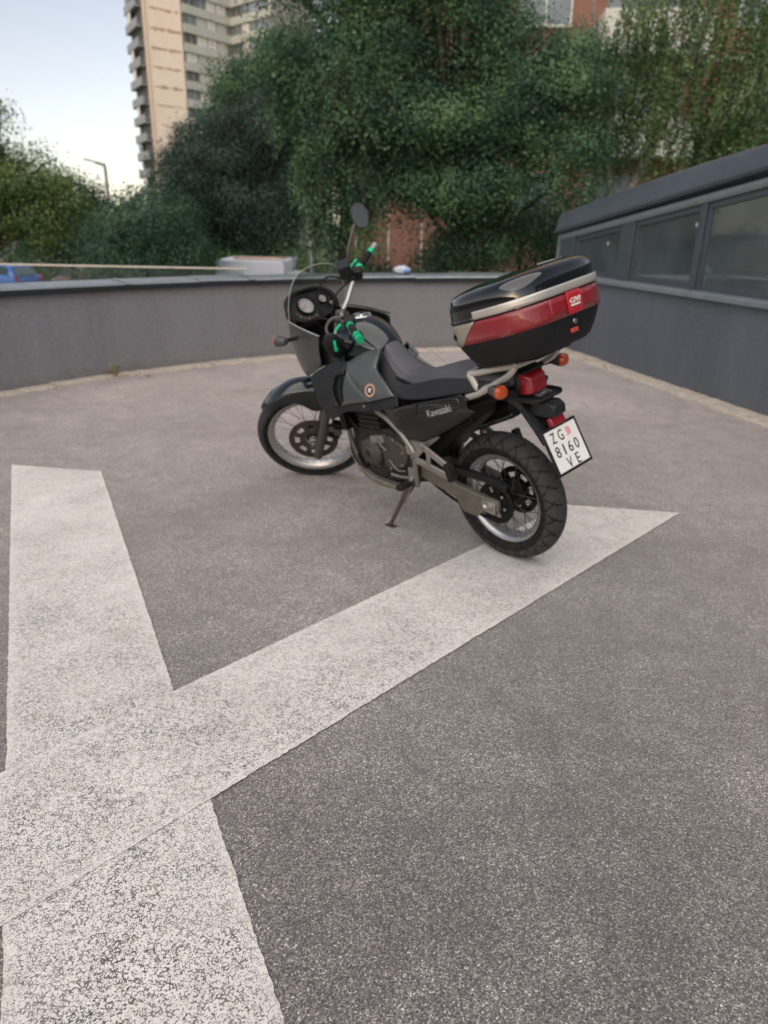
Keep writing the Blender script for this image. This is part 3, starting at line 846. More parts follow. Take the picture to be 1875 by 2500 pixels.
# far trees closing the horizon
for i, (x, y, r, mt) in enumerate([(-34, 78, 4.2, 'leaf_dark'), (-27, 84, 4.5, 'leaf_teal'), (-21.5, 62, 2.4, 'leaf_ochre'), (-19, 74, 4.0, 'leaf_dark'), (-12, 70, 4.0, 'leaf_teal'), (-44, 80, 4.5, 'leaf_teal'), (14, 44, 4.5, 'leaf_dark'), (-24, 70, 3.2, 'leaf_olive')]):
    lab = ['far dark tree behind the olive tree at left', 'far blue-green tree below the evening sky', 'ochre yellow far tree below the street lamp', 'far dark tree at the foot of the tower block', 'far blue-green tree hidden behind the dome tree', 'far tree behind the leftmost crown', 'dark far tree behind the brick block', 'far olive tree beside the street lamp pole'][i]
    tree('distant_tree', lab, (x, y, ZB), [(x, y, ZB + r * .95, r, r * .8, r * .85), (x + r * .5, y, ZB + r * .6, r * .7, r * .7, r * .6), (x - r * .5, y, ZB + r * .65, r * .7, r * .7, r * .6)], 5000, .34, mt, 60 + i, trunk_r=.25, spread=.55, group='trees on the horizon')

for i, x in enumerate((-29.5, -26.2, -23.0, -19.8, -16.6, -13.4)):
    y = 52 + (i % 2) * 1.5; z = ZB + 1.3
    tree('shrub', ['hedge shrub behind the parked cars, leftmost of the row', 'hedge shrub behind the blue hatchback', 'hedge shrub behind the dark red car', 'hedge shrub below the street lamp', 'hedge shrub right of the street lamp pole', 'hedge shrub behind the parked cars, rightmost of the row'][i], (x, y, ZB), [(x, y, z, 1.9, .9, 1.3), (x - 1, y, z - .3, 1.3, .9, 1.0), (x + 1, y, z - .2, 1.3, .9, 1.1)], 5000, .16, 'leaf_teal' if i % 2 else 'leaf_maple', 90 + i, trunk_r=.06, spread=.35, cat='shrub', group='hedge behind the parked cars')
rng = np.random.default_rng(5)
fb = [(x, 66 + 5 * sin(x), ZB + 2.2 + .8 * sin(x * 1.7), 4.2, 3.0, 2.6 + .7 * cos(x * 2.1)) for x in np.arange(-92, -36, 4.2)] + [(x, 70 + 4 * sin(x), ZB + 2.4, 4.5, 3.0, 2.8 + .6 * cos(x * 1.3)) for x in np.arange(24, 80, 4.5)]
C_, N_ = crown_points(rng, fb, 42000, .6, 60, .5)
tl_ = leaves_mesh('far_treeline', C_, N_, .3 * (.6 + .8 * rng.random(len(C_))), 'leaf_teal', None, rng, (0, 0, 0))
tag(tl_, 'far belt of trees along the horizon', 'trees', kind='stuff')
# ================================================================== BUILDINGS
P('panel_beige', lin(222, 198, 176), .9, var=.07, vs=.5)
m, nt, b, oc = new_mat('panel_beige_stained')
pos = wpos(nt)
r = ramp(nt, [(.3, lin(238, 218, 198)), (.7, lin(246, 230, 212))]); nt.links.new(noise_(nt, pos, .4, 5, .6), r.inputs[0])
nt.links.new(r.outputs[0], b.inputs['Base Color']); b.inputs['Roughness'].default_value = .9
P('stain_band', lin(190, 164, 140), .9, var=.2, vs=1.2)
P('panel_grey', lin(192, 193, 185), .9, var=.08, vs=.4)
P('panel_grey_blue', lin(158, 161, 164), .9, var=.1, vs=.4)
P('blind_white', lin(222, 218, 212), .8, var=.06, vs=.6)
P('blind_blue', lin(150, 158, 176), .8, var=.1, vs=.6)
P('recess_dark', lin(98, 98, 98), .9)
P('pane_dark', lin(120, 130, 136), .25, var=.3, vs=.3)
P('wall_mid', lin(150, 147, 141), .9)
class Fac:
    """a facade: origin, horizontal direction, outward normal"""
    def __init__(s, p0, p1, origin):
        a, b_ = np.array(p0, float), np.array(p1, float)
        s.L = np.linalg.norm(b_ - a); s.d = (b_ - a) / s.L; s.n = np.array((s.d[1], -s.d[0])); s.a = a; s.o = np.array(origin, float)
    def blk(s, g, u0, u1, z0, z1, o0, o1, du=0.):
        v = []
        for u in (u0, u1):
            for o_ in (o0, o1):
                for z in (z0, z1):
                    p = s.a + s.d * u + s.n * o_
                    v.append((p[0] - s.o[0], p[1] - s.o[1], z - s.o[2]))
        g.add(v, [(0, 1, 3, 2), (4, 6, 7, 5), (0, 4, 5, 1), (2, 3, 7, 6), (0, 2, 6, 4), (1, 5, 7, 3)])
        return g
ORG = (-34, 150, ZB)
tw = empty('tower_block', ORG); tag(tw, 'tall beige and grey residential tower block in the upper left', 'building')
PT = [(-45.4, 148.4), (-40.6, 140.0), (-35.65, 144.2), (-29.0, 154.0), (-20.3, 145.6), (-14.0, 152), (-22, 170), (-46, 168)]
TOP = 58
g = G(); n = len(PT)
g.add([(x - ORG[0], y - ORG[1], 0) for x, y in PT] + [(x - ORG[0], y - ORG[1], TOP - ZB) for x, y in PT], [tuple(range(n))[::-1], tuple(range(n, 2 * n))] + [(i, (i + 1) % n, (i + 1) % n + n, i + n) for i in range(n)])
mk('tower_core', g, 'wall_mid', tw, smooth=False)
fA, fB, fC, fD = Fac(PT[0], PT[1], ORG), Fac(PT[1], PT[2], ORG), Fac(PT[2], PT[3], ORG), Fac(PT[3], PT[4], ORG)
g = G(); fB.blk(g, 0, fB.L, ZB, TOP, .02, .3); mk('gable_wall', g, 'panel_beige_stained', tw, smooth=False)
g = G(); fB.blk(g, -.12, .35, ZB, TOP, .01, .42); mk('corner_edge', g, 'panel_beige', tw, smooth=False)
rd = random.Random(9)
for k in range(-9, 19):
    zl = 33.6 - 2.8 * k if k >= 0 else 33.6 + 2.8 * -k
    if zl > TOP - 2 or zl < 2: continue
    # ragged repair streak between two gable panels: individual uneven pieces
    if zl > 9:
        g = G(); u = .9
        while u < fB.L - .9:
            w_ = rd.uniform(.35, 1.0); hh = rd.uniform(.06, .24) * (1.5 if zl > 22 else .55)
            if rd.random() < (.95 if zl > 19 else .55):
                fB.blk(g, u, u + w_, zl - hh + rd.uniform(-.1, .1), zl + hh * .5 + rd.uniform(-.05, .1), .3, .312)
            u += w_ * rd.uniform(.75, 1.05)
        if g.v: mk('joint_patch', g, 'stain_band', tw, smooth=False)
    # narrow balcony side
    zt = zl + 1.4
    g = G(); fA.blk(g, .8, 9.0, zt - 1.25, zt, .9, 1.05); fA.blk(g, .8, 9.0, zt - 1.3, zt - 1.15, 0, .9); fA.blk(g, .7, .85, zt - 1.25, zt, 0, .9)
    mk('balcony', g, 'panel_grey_blue', tw, smooth=False)
    g = G(); fA.blk(g, 1.2, 8.6, zt, zt + 1.45, .02, .06); mk('balcony_recess', g, 'recess_dark', tw, smooth=False)
    if rd.random() < .5:
        u = rd.uniform(1.5, 5); g = G(); fA.blk(g, u, u + rd.uniform(1.5, 3), zt, zt + 1.45, .95, 1.0); mk('balcony_glazing', g, 'blind_white' if rd.random() < .5 else 'pane_dark', tw, smooth=False)
    zb = 35.1 - 2.8 * k
    if zb > TOP - 2 or zb < 3: continue
    for F_, mt in ((fC, 'panel_grey'), (fD, 'panel_grey')):
        g = G(); F_.blk(g, .3, F_.L - .02, zb - 1.25, zb, .05, .55); mk('balcony_parapet', g, mt, tw, smooth=False)
        g = G(); F_.blk(g, .3, F_.L - .02, zb - 2.8, zb - 1.25, .02, .05); mk('window_wall', g, 'wall_mid', tw, smooth=False)
        u = .8; i = 0
        while u < F_.L - 1.2:
            w_ = (2.3, 2.1, 1.9, 2.2)[i % 4]
            if u + w_ > F_.L - .3: w_ = F_.L - .4 - u
            col = rd.choice(['blind_white', 'blind_white', 'blind_white', 'pane_dark', 'panel_grey'] if F_ is fC else ['blind_blue', 'blind_white', 'pane_dark', 'blind_blue'])
            if i == 0 and k % 2 == 1: col = 'recess_dark'
            g = G(); F_.blk(g, u, u + w_, zb - 2.7, zb - 1.3, .05, .2); w0 = mk('window', g, col, tw, smooth=False)
            g = G(); F_.blk(g, u + w_ * .48, u + w_ * .52, zb - 2.7, zb - 1.3, .2, .24); F_.blk(g, u - .04, u + w_ + .04, zb - 2.76, zb - 2.7, .04, .27); mk('window_frame', g, 'panel_grey', w0, smooth=False)
            u += w_ + .35; i += 1

# brick apartment block behind the maple
m, nt, b, oc = new_mat('brick_red')
pos = wpos(nt)
mp = _n(nt, 'ShaderNodeMapping'); mp.inputs['Rotation'].default_value = (pi / 2, 0, 0); nt.links.new(pos, mp.inputs[0])
bt = _n(nt, 'ShaderNodeTexBrick'); bt.inputs['Scale'].default_value = 4.2; bt.inputs['Color1'].default_value = lin(150, 98, 82); bt.inputs['Color2'].default_value = lin(134, 88, 76); bt.inputs['Mortar'].default_value = lin(150, 128, 116); bt.inputs['Mortar Size'].default_value = .03
nt.links.new(mp.outputs[0], bt.inputs['Vector']); nt.links.new(bt.outputs[0], b.inputs['Base Color']); b.inputs['Roughness'].default_value = .92
P('band_white', lin(206, 204, 196), .85, var=.08, vs=1.)
ORB = (6, 27, ZB)
bb = empty('brick_block', ORB); tag(bb, 'red brick apartment block with pale balconies glimpsed through the trees at right', 'building')
fE = Fac((-1.4, 27.5), (22, 25.6), ORB)
g = G(); fE.blk(g, 0, fE.L, ZB, 22, 0, -9); mk('wall', g, 'brick_red', bb, smooth=False)
g = G(); fE.blk(g, -.05, fE.L, ZB, -.55 + .6, .01, .12); mk('plinth', g, 'concrete', bb, smooth=False)
for kf in range(0, 7):
    zf = .95 + 2.8 * kf
    if kf:
        g = G(); fE.blk(g, -.02, fE.L, zf - .14, zf + .06, .002, .06); mk('floor_band', g, 'band_white', bb, smooth=False)
    u = 5.4; i = 0
    while u < fE.L - 2:
        if i % 3 == 1 and kf > 0:
            g = G(); fE.blk(g, u - .2, u + 3.0, zf - .12, zf + .08, 0, 1.15); fE.blk(g, u - .2, u + 3.0, zf + .08, zf + 1.05, 1.05, 1.15); fE.blk(g, u - .2, u - .1, zf + .08, zf + 1.05, 0, 1.05); fE.blk(g, u + 2.9, u + 3.0, zf + .08, zf + 1.05, 0, 1.05)
            mk('balcony', g, 'band_white', bb, smooth=False)
            g = G(); fE.blk(g, u, u + 2.6, zf + .1, zf + 2.3, .01, .05); mk('balcony_door', g, 'pane_dark', bb, smooth=False)
            u += 4.0
        else:
            g = G(); fE.blk(g, u, u + 1.5, zf + .85, zf + 2.25, .01, .05); wo = mk('window', g, 'pane_dark', bb, smooth=False)
            g = G(); fE.blk(g, u - .06, u + 1.56, zf + .77, zf + .85, 0, .14); fE.blk(g, u + .72, u + .78, zf + .85, zf + 2.25, .05, .08); fE.blk(g, u - .06, u, zf + .85, zf + 2.25, 0, .08); fE.blk(g, u + 1.5, u + 1.56, zf + .85, zf + 2.25, 0, .08); mk('window_frame', g, 'band_white', wo, smooth=False)
            u += 2.6
        i += 1
# pilaster lines of the low brick wall
for u in (.2, 1.35, 2.5):
    g = G(); fE.blk(g, u, u + .05, 0, 3.6, .002, .02); mk('joint_strip', g, 'band_white', bb, smooth=False)

# small far house at left
ORH = (-33.5, 74, ZB)
hh_ = empty('house', ORH); tag(hh_, 'small pale house with orange roof far away under the left trees', 'building')
P('render_pale', lin(214, 198, 184), .9); P('tile_orange', lin(196, 120, 88), .85, var=.2, vs=2)
g = G(); g.box(-4, 4, -3, 3, 0, 3.2); mk('wall', g, 'render_pale', hh_, smooth=False)
g = G(); g.add([(-4.4, -3.4, 3.2), (4.4, -3.4, 3.2), (4.4, 3.4, 3.2), (-4.4, 3.4, 3.2), (-3, 0, 5.0), (3, 0, 5.0)], [(0, 1, 5, 4), (2, 3, 4, 5), (0, 4, 3), (1, 2, 5), (0, 3, 2, 1)]); mk('roof', g, 'tile_orange', hh_, smooth=False)
for x in (-2.6, -.4, 1.8):
    g = G(); g.box(x, x + 1, -3.05, -2.98, 1, 2.3); mk('window', g, 'pane_dark', hh_, smooth=False)

# ================================================================== STREET FURNITURE, VEHICLES
P('lamp_steel', lin(146, 140, 136), .5, .4); P('lamp_glass', lin(216, 214, 206), .4); P('post_grey', lin(146, 152, 148), .6)
sl_ = empty('street_lamp', (-15.9, 45, ZB)); tag(sl_, 'tall street lamp with bent arm against the evening sky', 'street lamp')
g = G(); g.tube(cr([(0, 0, 0), (0, 0, 4), (0, 0, 6.55), (-.12, 0, 6.82), (-.5, 0, 6.93)], 6), .085, 10); mk('pole', g, 'lamp_steel', sl_)
g = G(); g.loft([[(x, y * w_, z + zz) for y, zz in ((-1, 0), (-.7, .05), (.7, .05), (1, 0), (.7, -.04), (-.7, -.04))] for x, w_, z in ((-.42, .07, 6.92), (-.6, .13, 6.97), (-.95, .14, 7.05), (-1.12, .07, 7.08))]); mk('lamp_head', g, 'lamp_steel', sl_)
pl = empty('park_lamp', (-1.58, 16, ZB)); tag(pl, 'grey park lamp with flat round cap behind the windscreen', 'street lamp')
g = G(); g.tube([(0, 0, 0), (0, 0, 3.6)], .055, 12); mk('pole', g, 'post_grey', pl)
g = G(); g.lathe([(.05, 3.55), (.11, 3.75), (.115, 4.2), (.09, 4.28)], (0, 0, 0), (0, 0, 1), 18); mk('lantern', g, 'lamp_glass', pl)
g = G(); g.lathe([(.0001, 4.28), (.24, 4.28), (.25, 4.31), (.2, 4.35), (.0001, 4.37)], (0, 0, 0), (0, 0, 1), 22); mk('cap', g, 'post_grey', pl)
sg = empty('sign_post', (-1.08, 16.6, ZB)); tag(sg, 'small dark notice board on grey posts right of the park lamp', 'sign')
g = G(); g.tube([(-.16, 0, 0), (-.16, 0, 3.9)], .03, 8); g.tube([(.16, 0, 0), (.16, 0, 3.9)], .03, 8); mk('posts', g, 'post_grey', sg)
g = G(); g.box(-.2, .2, -.03, .03, 3.85, 3.92); mk('crossbar', g, 'post_grey', sg)
P('board_blue', lin(56, 70, 86), .5); g = G(); g.box(-.11, .11, -.02, .02, 3.45, 3.8); mk('board', g, 'board_blue', sg)
# metal fence under the dark trees
P('fence_metal', lin(84, 88, 86), .5, .3)
fn = empty('metal_fence', (2.0, 14.4, ZB)); tag(fn, 'grey metal bar fence in the shade behind the top case', 'fence')
for zz in (2.95, 3.2):
    g = G(); g.tube([(-.9, 0, zz), (1.7, .05, zz)], .014, 6); mk('rail', g, 'fence_metal', fn)
for i in range(11):
    g = G(); x = -.8 + i * .24; g.tube([(x, .01, 0), (x, .01, 3.24)], .012 if i % 6 else .026, 6); mk('bar' if i % 6 else 'post', g, 'fence_metal', fn)

P('tyre_car', lin(34, 34, 35), .9); P('hub_grey', lin(150, 150, 152), .4, .6); P('glass_car', lin(96, 110, 124), .12, var=.1); P('glass_dark', lin(26, 30, 34), .1)
P('lamp_red', lin(176, 44, 48), .25, coat=.5); P('trim_black', lin(36, 37, 39), .6)
def car(label, loc, rz, col, mname):
    """compact hatchback: x forward"""
    P(mname, col, .3, .1, coat=.8, var=.05)
    o = empty('parked_car', loc, rz); tag(o, label, 'car', 'cars parked beyond the wall')
    W_ = .84
    st = [(-1.95, .42, .66, .72, .74), (-1.9, .34, .9, .8, .8), (-1.5, .24, 1.0, W_, .8), (-.6, .22, .98, W_ + .01, .8), (.5, .22, .95, W_ + .01, .8), (1.15, .24, .86, W_, .76), (1.7, .3, .74, .76, .66), (1.9, .36, .6, .62, .55)]
    g = G(); rings = []
    for x, z0, z1, w0, w1 in st:
        rings.append([(x, -w0 * .92, z0), (x, -w0, z0 + .15), (x, -w0, z1 - .14), (x, -w1, z1), (x, w1, z1), (x, w0, z1 - .14), (x, w0, z0 + .15), (x, w0 * .92, z0)])
    g.loft(rings); mk('body', g, mname, o, bevel=.02)
    g = G()
    g.loft([[(x, -w0, z0), (x + .1 * (x < 0), -w1, z1), (x + .1 * (x < 0), w1, z1), (x, w0, z0)] for x, z0, z1, w0, w1 in ((-1.78, .9, .98, .72, .66), (-1.5, .93, 1.38, .74, .58), (-.9, .93, 1.46, .76, .6), (.0, .93, 1.44, .76, .6), (.42, .92, 1.32, .74, .58), (.95, .86, .93, .72, .62))])
    mk('cabin', g, mname, o, bevel=.03)
    for s in (-1, 1):
        g = G()
        q = [(-1.35, .98), (-1.28, 1.3), (-.72, 1.37), (-.68, .97)]; g.add([(x, s * (.775 - (z - .93) * .32 + .006), z) for x, z in q], [(0, 1, 2, 3)])
        q = [(-.6, .97), (-.64, 1.37), (.0, 1.36), (.3, 1.27), (.62, .97)]; g.add([(x, s * (.775 - (z - .93) * .32 + .006), z) for x, z in q], [(0, 1, 2, 3, 4)])
        mk('side_window', g, 'glass_dark', o, smooth=False, solid=.008)
        g = G(); g.add([(-1.965, s * .58, .72), (-1.94, s * .75, .72), (-1.86, s * .78, .98), (-1.86, s * .66, 1.0)], [(0, 1, 2, 3)]); mk('tail_light', g, 'lamp_red', o, smooth=False, solid=.05)
        for x in (-1.25, 1.22):
            w_ = empty('wheel', (x, s * .74, .31)); w_.parent = o
            g = G(); g.lathe([(.2, -.09), (.29, -.09), (.31, -.05), (.31, .05), (.29, .09), (.2, .09)], (0, 0, 0), (0, 1, 0), 22); mk('tyre', g, 'tyre_car', w_)
            g = G(); g.lathe([(.0001, .03), (.08, .06), (.2, .05), (.21, -.05), (.0001, -.05)], (0, 0, 0), (0, s, 0), 18); mk('rim', g, 'hub_grey', w_)
    g = G(); g.add([(-1.80, -.6, .98), (-1.80, .6, .98), (-1.50, .5, 1.33), (-1.50, -.5, 1.33)], [(0, 1, 2, 3)]); mk('rear_window', g, 'glass_car', o, smooth=False, solid=.012)
    g = G(); g.add([(.93, -.6, .95), (.93, .6, .95), (.45, .5, 1.30), (.45, -.5, 1.30)], [(0, 1, 2, 3)]); mk('windscreen', g, 'glass_dark', o, smooth=False, solid=.012)
    g = G(); g.box(-2.0, -1.88, -.7, .7, .36, .56); mk('bumper', g, 'trim_black', o, bevel=.03)
    return o
car('bright blue hatchback parked behind the glass balustrade at far left', (-19.2, 38.3, ZB + .42), radians(152), lin(46, 104, 196), 'car_blue')
car('dark red car parked right next to the blue hatchback', (-15.9, 39.5, ZB + .3), radians(140), lin(110, 36, 40), 'car_red')
car('white car parked further right under the trees', (-13.4, 45.5, ZB + .3), radians(160), lin(214, 216, 218), 'car_white')
car('silver car parked in the second row beside the white one', (-18.4, 58, ZB + .3), radians(170), lin(176, 182, 188), 'car_silver')
# box truck beyond the wall
P('tarp_grey', lin(204, 208, 220), .6, var=.08, vs=.8, bump=.3, bs=3); P('truck_white', lin(214, 218, 216), .4, coat=.4); P('wood_orange', lin(196, 162, 138), .85, var=.25, vs=6)
bt_ = empty('box_truck', (-3.9, 22, ZB)); tag(bt_, 'pale grey tarpaulin box truck just behind the wall left of the windscreen', 'truck')
g = G(); g.loft([[(-.95, y, .75), (-.99, y, 2.93), (-.9, y, 3.02), (.9, y, 2.98), (.96, y, 2.88), (.95, y, .75)] for y in (-.2, 4.2)]); mk('cargo_box', g, 'tarp_grey', bt_, bevel=.02)
g = G(); g.loft([[(x, y, z) for x, z in ((.98, .5), (.98, 2.66), (1.25, 2.62), (1.9, 2.44), (1.98, 2.2), (2.0, .5))] for y in (.2, 2.0)]); mk('cab', g, 'truck_white', bt_, bevel=.04)
g = G(); g.add([(1.28, .19, 2.56), (1.86, .19, 2.40), (1.9, .19, 1.9), (1.28, .19, 1.9)], [(0, 1, 2, 3)]); mk('side_window', g, 'glass_dark', bt_, smooth=False, solid=.01)
g = G(); g.box(-.95, 2.0, .3, 3.9, .45, .7); mk('chassis', g, 'trim_black', bt_)
for x, y in ((-.4, .25), (1.4, .35), (-.4, 3.7), (1.4, 3.7)):
    g = G(); g.lathe([(.0001, -.12), (.38, -.12), (.42, -.08), (.42, .08), (.38, .12), (.0001, .12)], (x, y, .42), (0, 1, 0), 20); mk('wheel', g, 'tyre_car', bt_)
pa = empty('timber_stack', (-3.85, 22.3, ZB + 3.03)); tag(pa, 'orange-brown boards lying on top of the grey truck', 'timber')
for i in range(2):
    g = G(); g.box(-.55 + rd.uniform(-.05, .05), .85 + rd.uniform(-.06, .1), -.3 + i * .16, -.16 + i * .16, 0, .05); mk('board', g, 'wood_orange', pa)

# crumpled plastic bag on the coping
P('plastic_white', lin(186, 194, 202), .35, var=.06); P('plastic_blue', lin(96, 138, 196), .35)
bg_ = empty('plastic_bag', (.17, 9.80, .925)); tag(bg_, 'crumpled white and blue plastic bag lying on the wall coping', 'litter')
def lump(rx, ry, rz, seed, c=(0, 0, 0)):
    g = G(); rings = []
    for i in range(9):
        t = i / 8 * pi
        rings.append([tuple(np.array(c) + np.array((rx * sin(t) * cos(a), ry * sin(t) * sin(a), rz * (1 - cos(t)))) * (1 + .28 * mnoise.noise(Vector((3 * sin(t) * cos(a) + seed, 3 * sin(t) * sin(a), 3 * cos(t)))))) for a in np.linspace(0, 2 * pi, 14, endpoint=False)])
    g.loft(rings); return g
mk('bag', lump(.105, .07, .052, 3), 'plastic_white', bg_)
mk('print_patch', lump(.045, .03, .026, 8, (.045, -.045, .02)), 'plastic_blue', bg_)

# weed at the foot of the wall and stray leaves
wdn = empty('weed', (-2.76, 7.46, .02)); tag(wdn, 'small green and reddish weed growing at the foot of the curved wall', 'plant')
P('weed_green', lin(120, 142, 62), .6, var=.3, vs=30); P('weed_red', lin(164, 96, 70), .6, var=.3, vs=30)
for i in range(20):
    a = rd.uniform(0, 6.28); h_ = rd.uniform(.03, .15); r_ = rd.uniform(.015, .07); s_ = rd.uniform(.024, .04)
    p = np.array((r_ * cos(a), r_ * sin(a), h_)); d = np.array((cos(a), sin(a), .5)); d /= np.linalg.norm(d); w_ = np.cross(d, (0, 0, 1)); 
    g = G(); g.add([p, p + d * s_ + w_ * s_ * .5, p + d * s_ * 2, p + d * s_ - w_ * s_ * .5], [(0, 1, 2, 3)]); g.tube([(0, 0, -.02), tuple(p)], .0015, 4)
    mk('leaf', g, 'weed_green' if h_ > .07 else 'weed_red', wdn, smooth=False)
for i, (x, y, rz, lab) in enumerate([(-2.46, 7.58, .4, 'reddish dry leaf on the asphalt right of the weed'), (-.95, 8.94, 1.4, 'pale litter scrap on the kerb behind the front wheel'), (-1.62, 8.56, 2.2, 'tiny pale scrap on the kerb left of the motorcycle'), (2.52, 8.55, .8, 'dry brown leaf on the right kerb beside the motorcycle tail')]):
    g = G(); s_ = .035
    g.add([(-s_, 0, .004), (-.2 * s_, s_ * .5, .016), (s_, .1 * s_, .003), (.1 * s_, -.5 * s_, .014)], [(0, 1, 2, 3)])
    o = mk('fallen_leaf', g, 'weed_red' if i in (0, 3) else 'kerb_stone', smooth=False, solid=.002); o.location = (x, y, .026 if i else .004); o.rotation_euler = (0, 0, rz); tag(o, lab, 'leaf', 'bits of litter along the kerb')

# loose grit and small stones lying about the deck (too many to count)
P('grit', lin(172, 166, 160), .9, var=.3, vs=40)
rng = np.random.default_rng(77); g = G()
for i in range(420):
    y = .15 + 8.5 * rng.random() ** 1.5; x = (rng.random() - .5) * (1.8 + y * 1.05); s_ = .0018 + .0032 * rng.random() ** 3
    if y > 7.2 + .3 * x and x < 0: continue
    a = rng.random() * 6.28; zz = .0
    v = np.array([(1, 0, 0), (0, 1, 0), (-1, 0, 0), (0, -1, 0), (0, 0, .8), (0, 0, -.4)]) * s_ * (0.7 + .6 * rng.random((6, 1)))
    c_, s2 = cos(a), sin(a); v = np.stack([v[:, 0] * c_ - v[:, 1] * s2 + x, v[:, 0] * s2 + v[:, 1] * c_ + y, v[:, 2] + .007 + s_ * .2], 1)
    g.add(v, [(0, 1, 4), (1, 2, 4), (2, 3, 4), (3, 0, 4), (1, 0, 5), (2, 1, 5), (3, 2, 5), (0, 3, 5)])
tag(mk('loose_grit', g, 'grit', smooth=False, fix=False), 'tiny pale stones and grit scattered over the asphalt', 'grit', kind='stuff')
# ================================================================== MOTORCYCLE  (own frame: x forward, y left, z up, origin at the rear contact patch)
P('mc_gloss', lin(12, 15, 17), .2, .0, coat=.5, var=.1, vs=3)
P('mc_green', lin(14, 24, 27), .16, .1, coat=.9, var=.1, vs=3)
P('mc_panel', lin(78, 83, 84), .36, .35, coat=.25, var=.06, vs=4, dirt=.12, dirtcol=lin(120, 116, 108))
P('mc_panel_dark', lin(28, 31, 34), .45, .0, spec=.35, var=.1, vs=6, dirt=.12, dirtcol=lin(92, 88, 82))
P('mc_cowl', lin(62, 65, 67), .38, .1, coat=.2, var=.08, vs=5, dirt=.15, dirtcol=lin(110, 106, 100))
P('mc_plastic', lin(20, 21, 23), .5, spec=.35, var=.15, vs=10, dirt=.12, dirtcol=lin(80, 76, 70), bump=.15, bs=300)
P('mc_black', lin(10, 10, 12), .5, spec=.3, var=.15, vs=12)
P('mc_tread', lin(48, 48, 49), .8, var=.2, vs=18, dirt=.2, dirtcol=lin(92, 88, 82), bump=.3, bs=200)
P('mc_rubber', lin(18, 18, 19), .8, spec=.3, var=.2, vs=14, dirt=.3, dirtcol=lin(84, 78, 70), bump=.3, bs=200)
P('mc_seat_sheen', lin(74, 75, 80), .46, var=.08, vs=9, bump=.25, bs=420, dirt=.1, dirtcol=lin(100, 96, 92))  # seat top: the vinyl's sheen is painted in as a paler colour
P('mc_seat_side', lin(34, 34, 37), .55, spec=.35, var=.08, vs=9, bump=.25, bs=420)
P('mc_alloy', lin(156, 151, 144), .42, .6, var=.12, vs=9, dirt=.4, dirtcol=lin(92, 84, 74))
P('mc_frame', lin(150, 145, 138), .4, .5, var=.12, vs=8, dirt=.35, dirtcol=lin(84, 76, 66))
P('mc_swing', lin(120, 115, 106), .5, .45, var=.15, vs=8, dirt=.6, dirtcol=lin(82, 74, 62))
P('mc_chrome', lin(206, 206, 208), .16, .95, var=.05, vs=9)
P('mc_rim', lin(192, 193, 195), .27, .8, var=.08, vs=7, dirt=.1, dirtcol=lin(110, 102, 92))
P('mc_bar', lin(186, 184, 182), .3, .7)
P('mc_fork', lin(86, 82, 80), .45, .3, var=.12, vs=9, dirt=.3, dirtcol=lin(100, 90, 80))
P('mc_disc', lin(92, 84, 80), .4, .7, var=.15, vs=20)
P('mc_engine', lin(42, 40, 38), .5, .35, var=.2, vs=14, dirt=.6, dirtcol=lin(86, 78, 66))
P('mc_cover', lin(80, 77, 73), .45, .4, var=.15, vs=14, dirt=.5, dirtcol=lin(84, 76, 66))
P('mc_skid', lin(142, 134, 120), .6, .3, var=.2, vs=10, dirt=.7, dirtcol=lin(96, 86, 72))
P('mc_spoke_dark', lin(60, 58, 56), .4, .5)
P('mc_spoke', lin(186, 184, 180), .35, .6)
P('mc_anod', lin(20, 186, 128), .3, .35, var=.06)
P('mc_amber', lin(182, 70, 16), .25, .0, coat=.8, var=.12, vs=30, bump=.5, bs=120)
P('mc_redlens', lin(138, 16, 26), .22, coat=.9, var=.12, vs=20, bump=.4, bs=110)
P('mc_reflector', lin(130, 25, 33), .3, coat=.7, var=.14, vs=8, dirt=.15, dirtcol=lin(150, 90, 90))
P('mc_reflector3', lin(136, 26, 35), .26, coat=.8, var=.1, vs=8)
P('mc_reflector2', lin(178, 28, 38), .26, coat=.8, var=.08, vs=8)
P('mc_silver', lin(196, 192, 184), .38, .5, var=.05)
P('mc_casegrey', lin(162, 156, 144), .42, .45, var=.06)
P('mc_casebase', lin(22, 23, 25), .58, spec=.35, var=.1, vs=12, bump=.5, bs=260)
P('mc_lid', lin(10, 13, 16), .07, coat=1., var=.05)
P('mc_white', lin(226, 224, 220), .5, var=.05)
P('mc_platewhite', lin(236, 234, 230), .45, var=.04, dirt=.12, dirtcol=lin(176, 170, 160))
P('mc_text', lin(28, 30, 34), .5)
P('mc_textgrey', lin(188, 188, 186), .4, .4)
P('mc_copper', lin(172, 138, 120), .5)
P('mc_dial', lin(160, 155, 156), .4, var=.08, vs=30)
P('mc_dialred', lin(84, 40, 42), .4)
P('mc_red', lin(214, 60, 78), .45)
P('mc_mirror', lin(168, 172, 178), .06, 1., var=.02)
P('mc_rust', lin(84, 76, 70), .6, .3, var=.3, vs=30, dirt=.5, dirtcol=lin(110, 78, 58))
P('mc_orange_tab', lin(180, 66, 54), .5)
glass('mc_screen', (.80, .83, .83, 1), .05, (.5, .5, .5, 1), 14.)
P('mc_screen_edge', lin(158, 156, 150), .35)

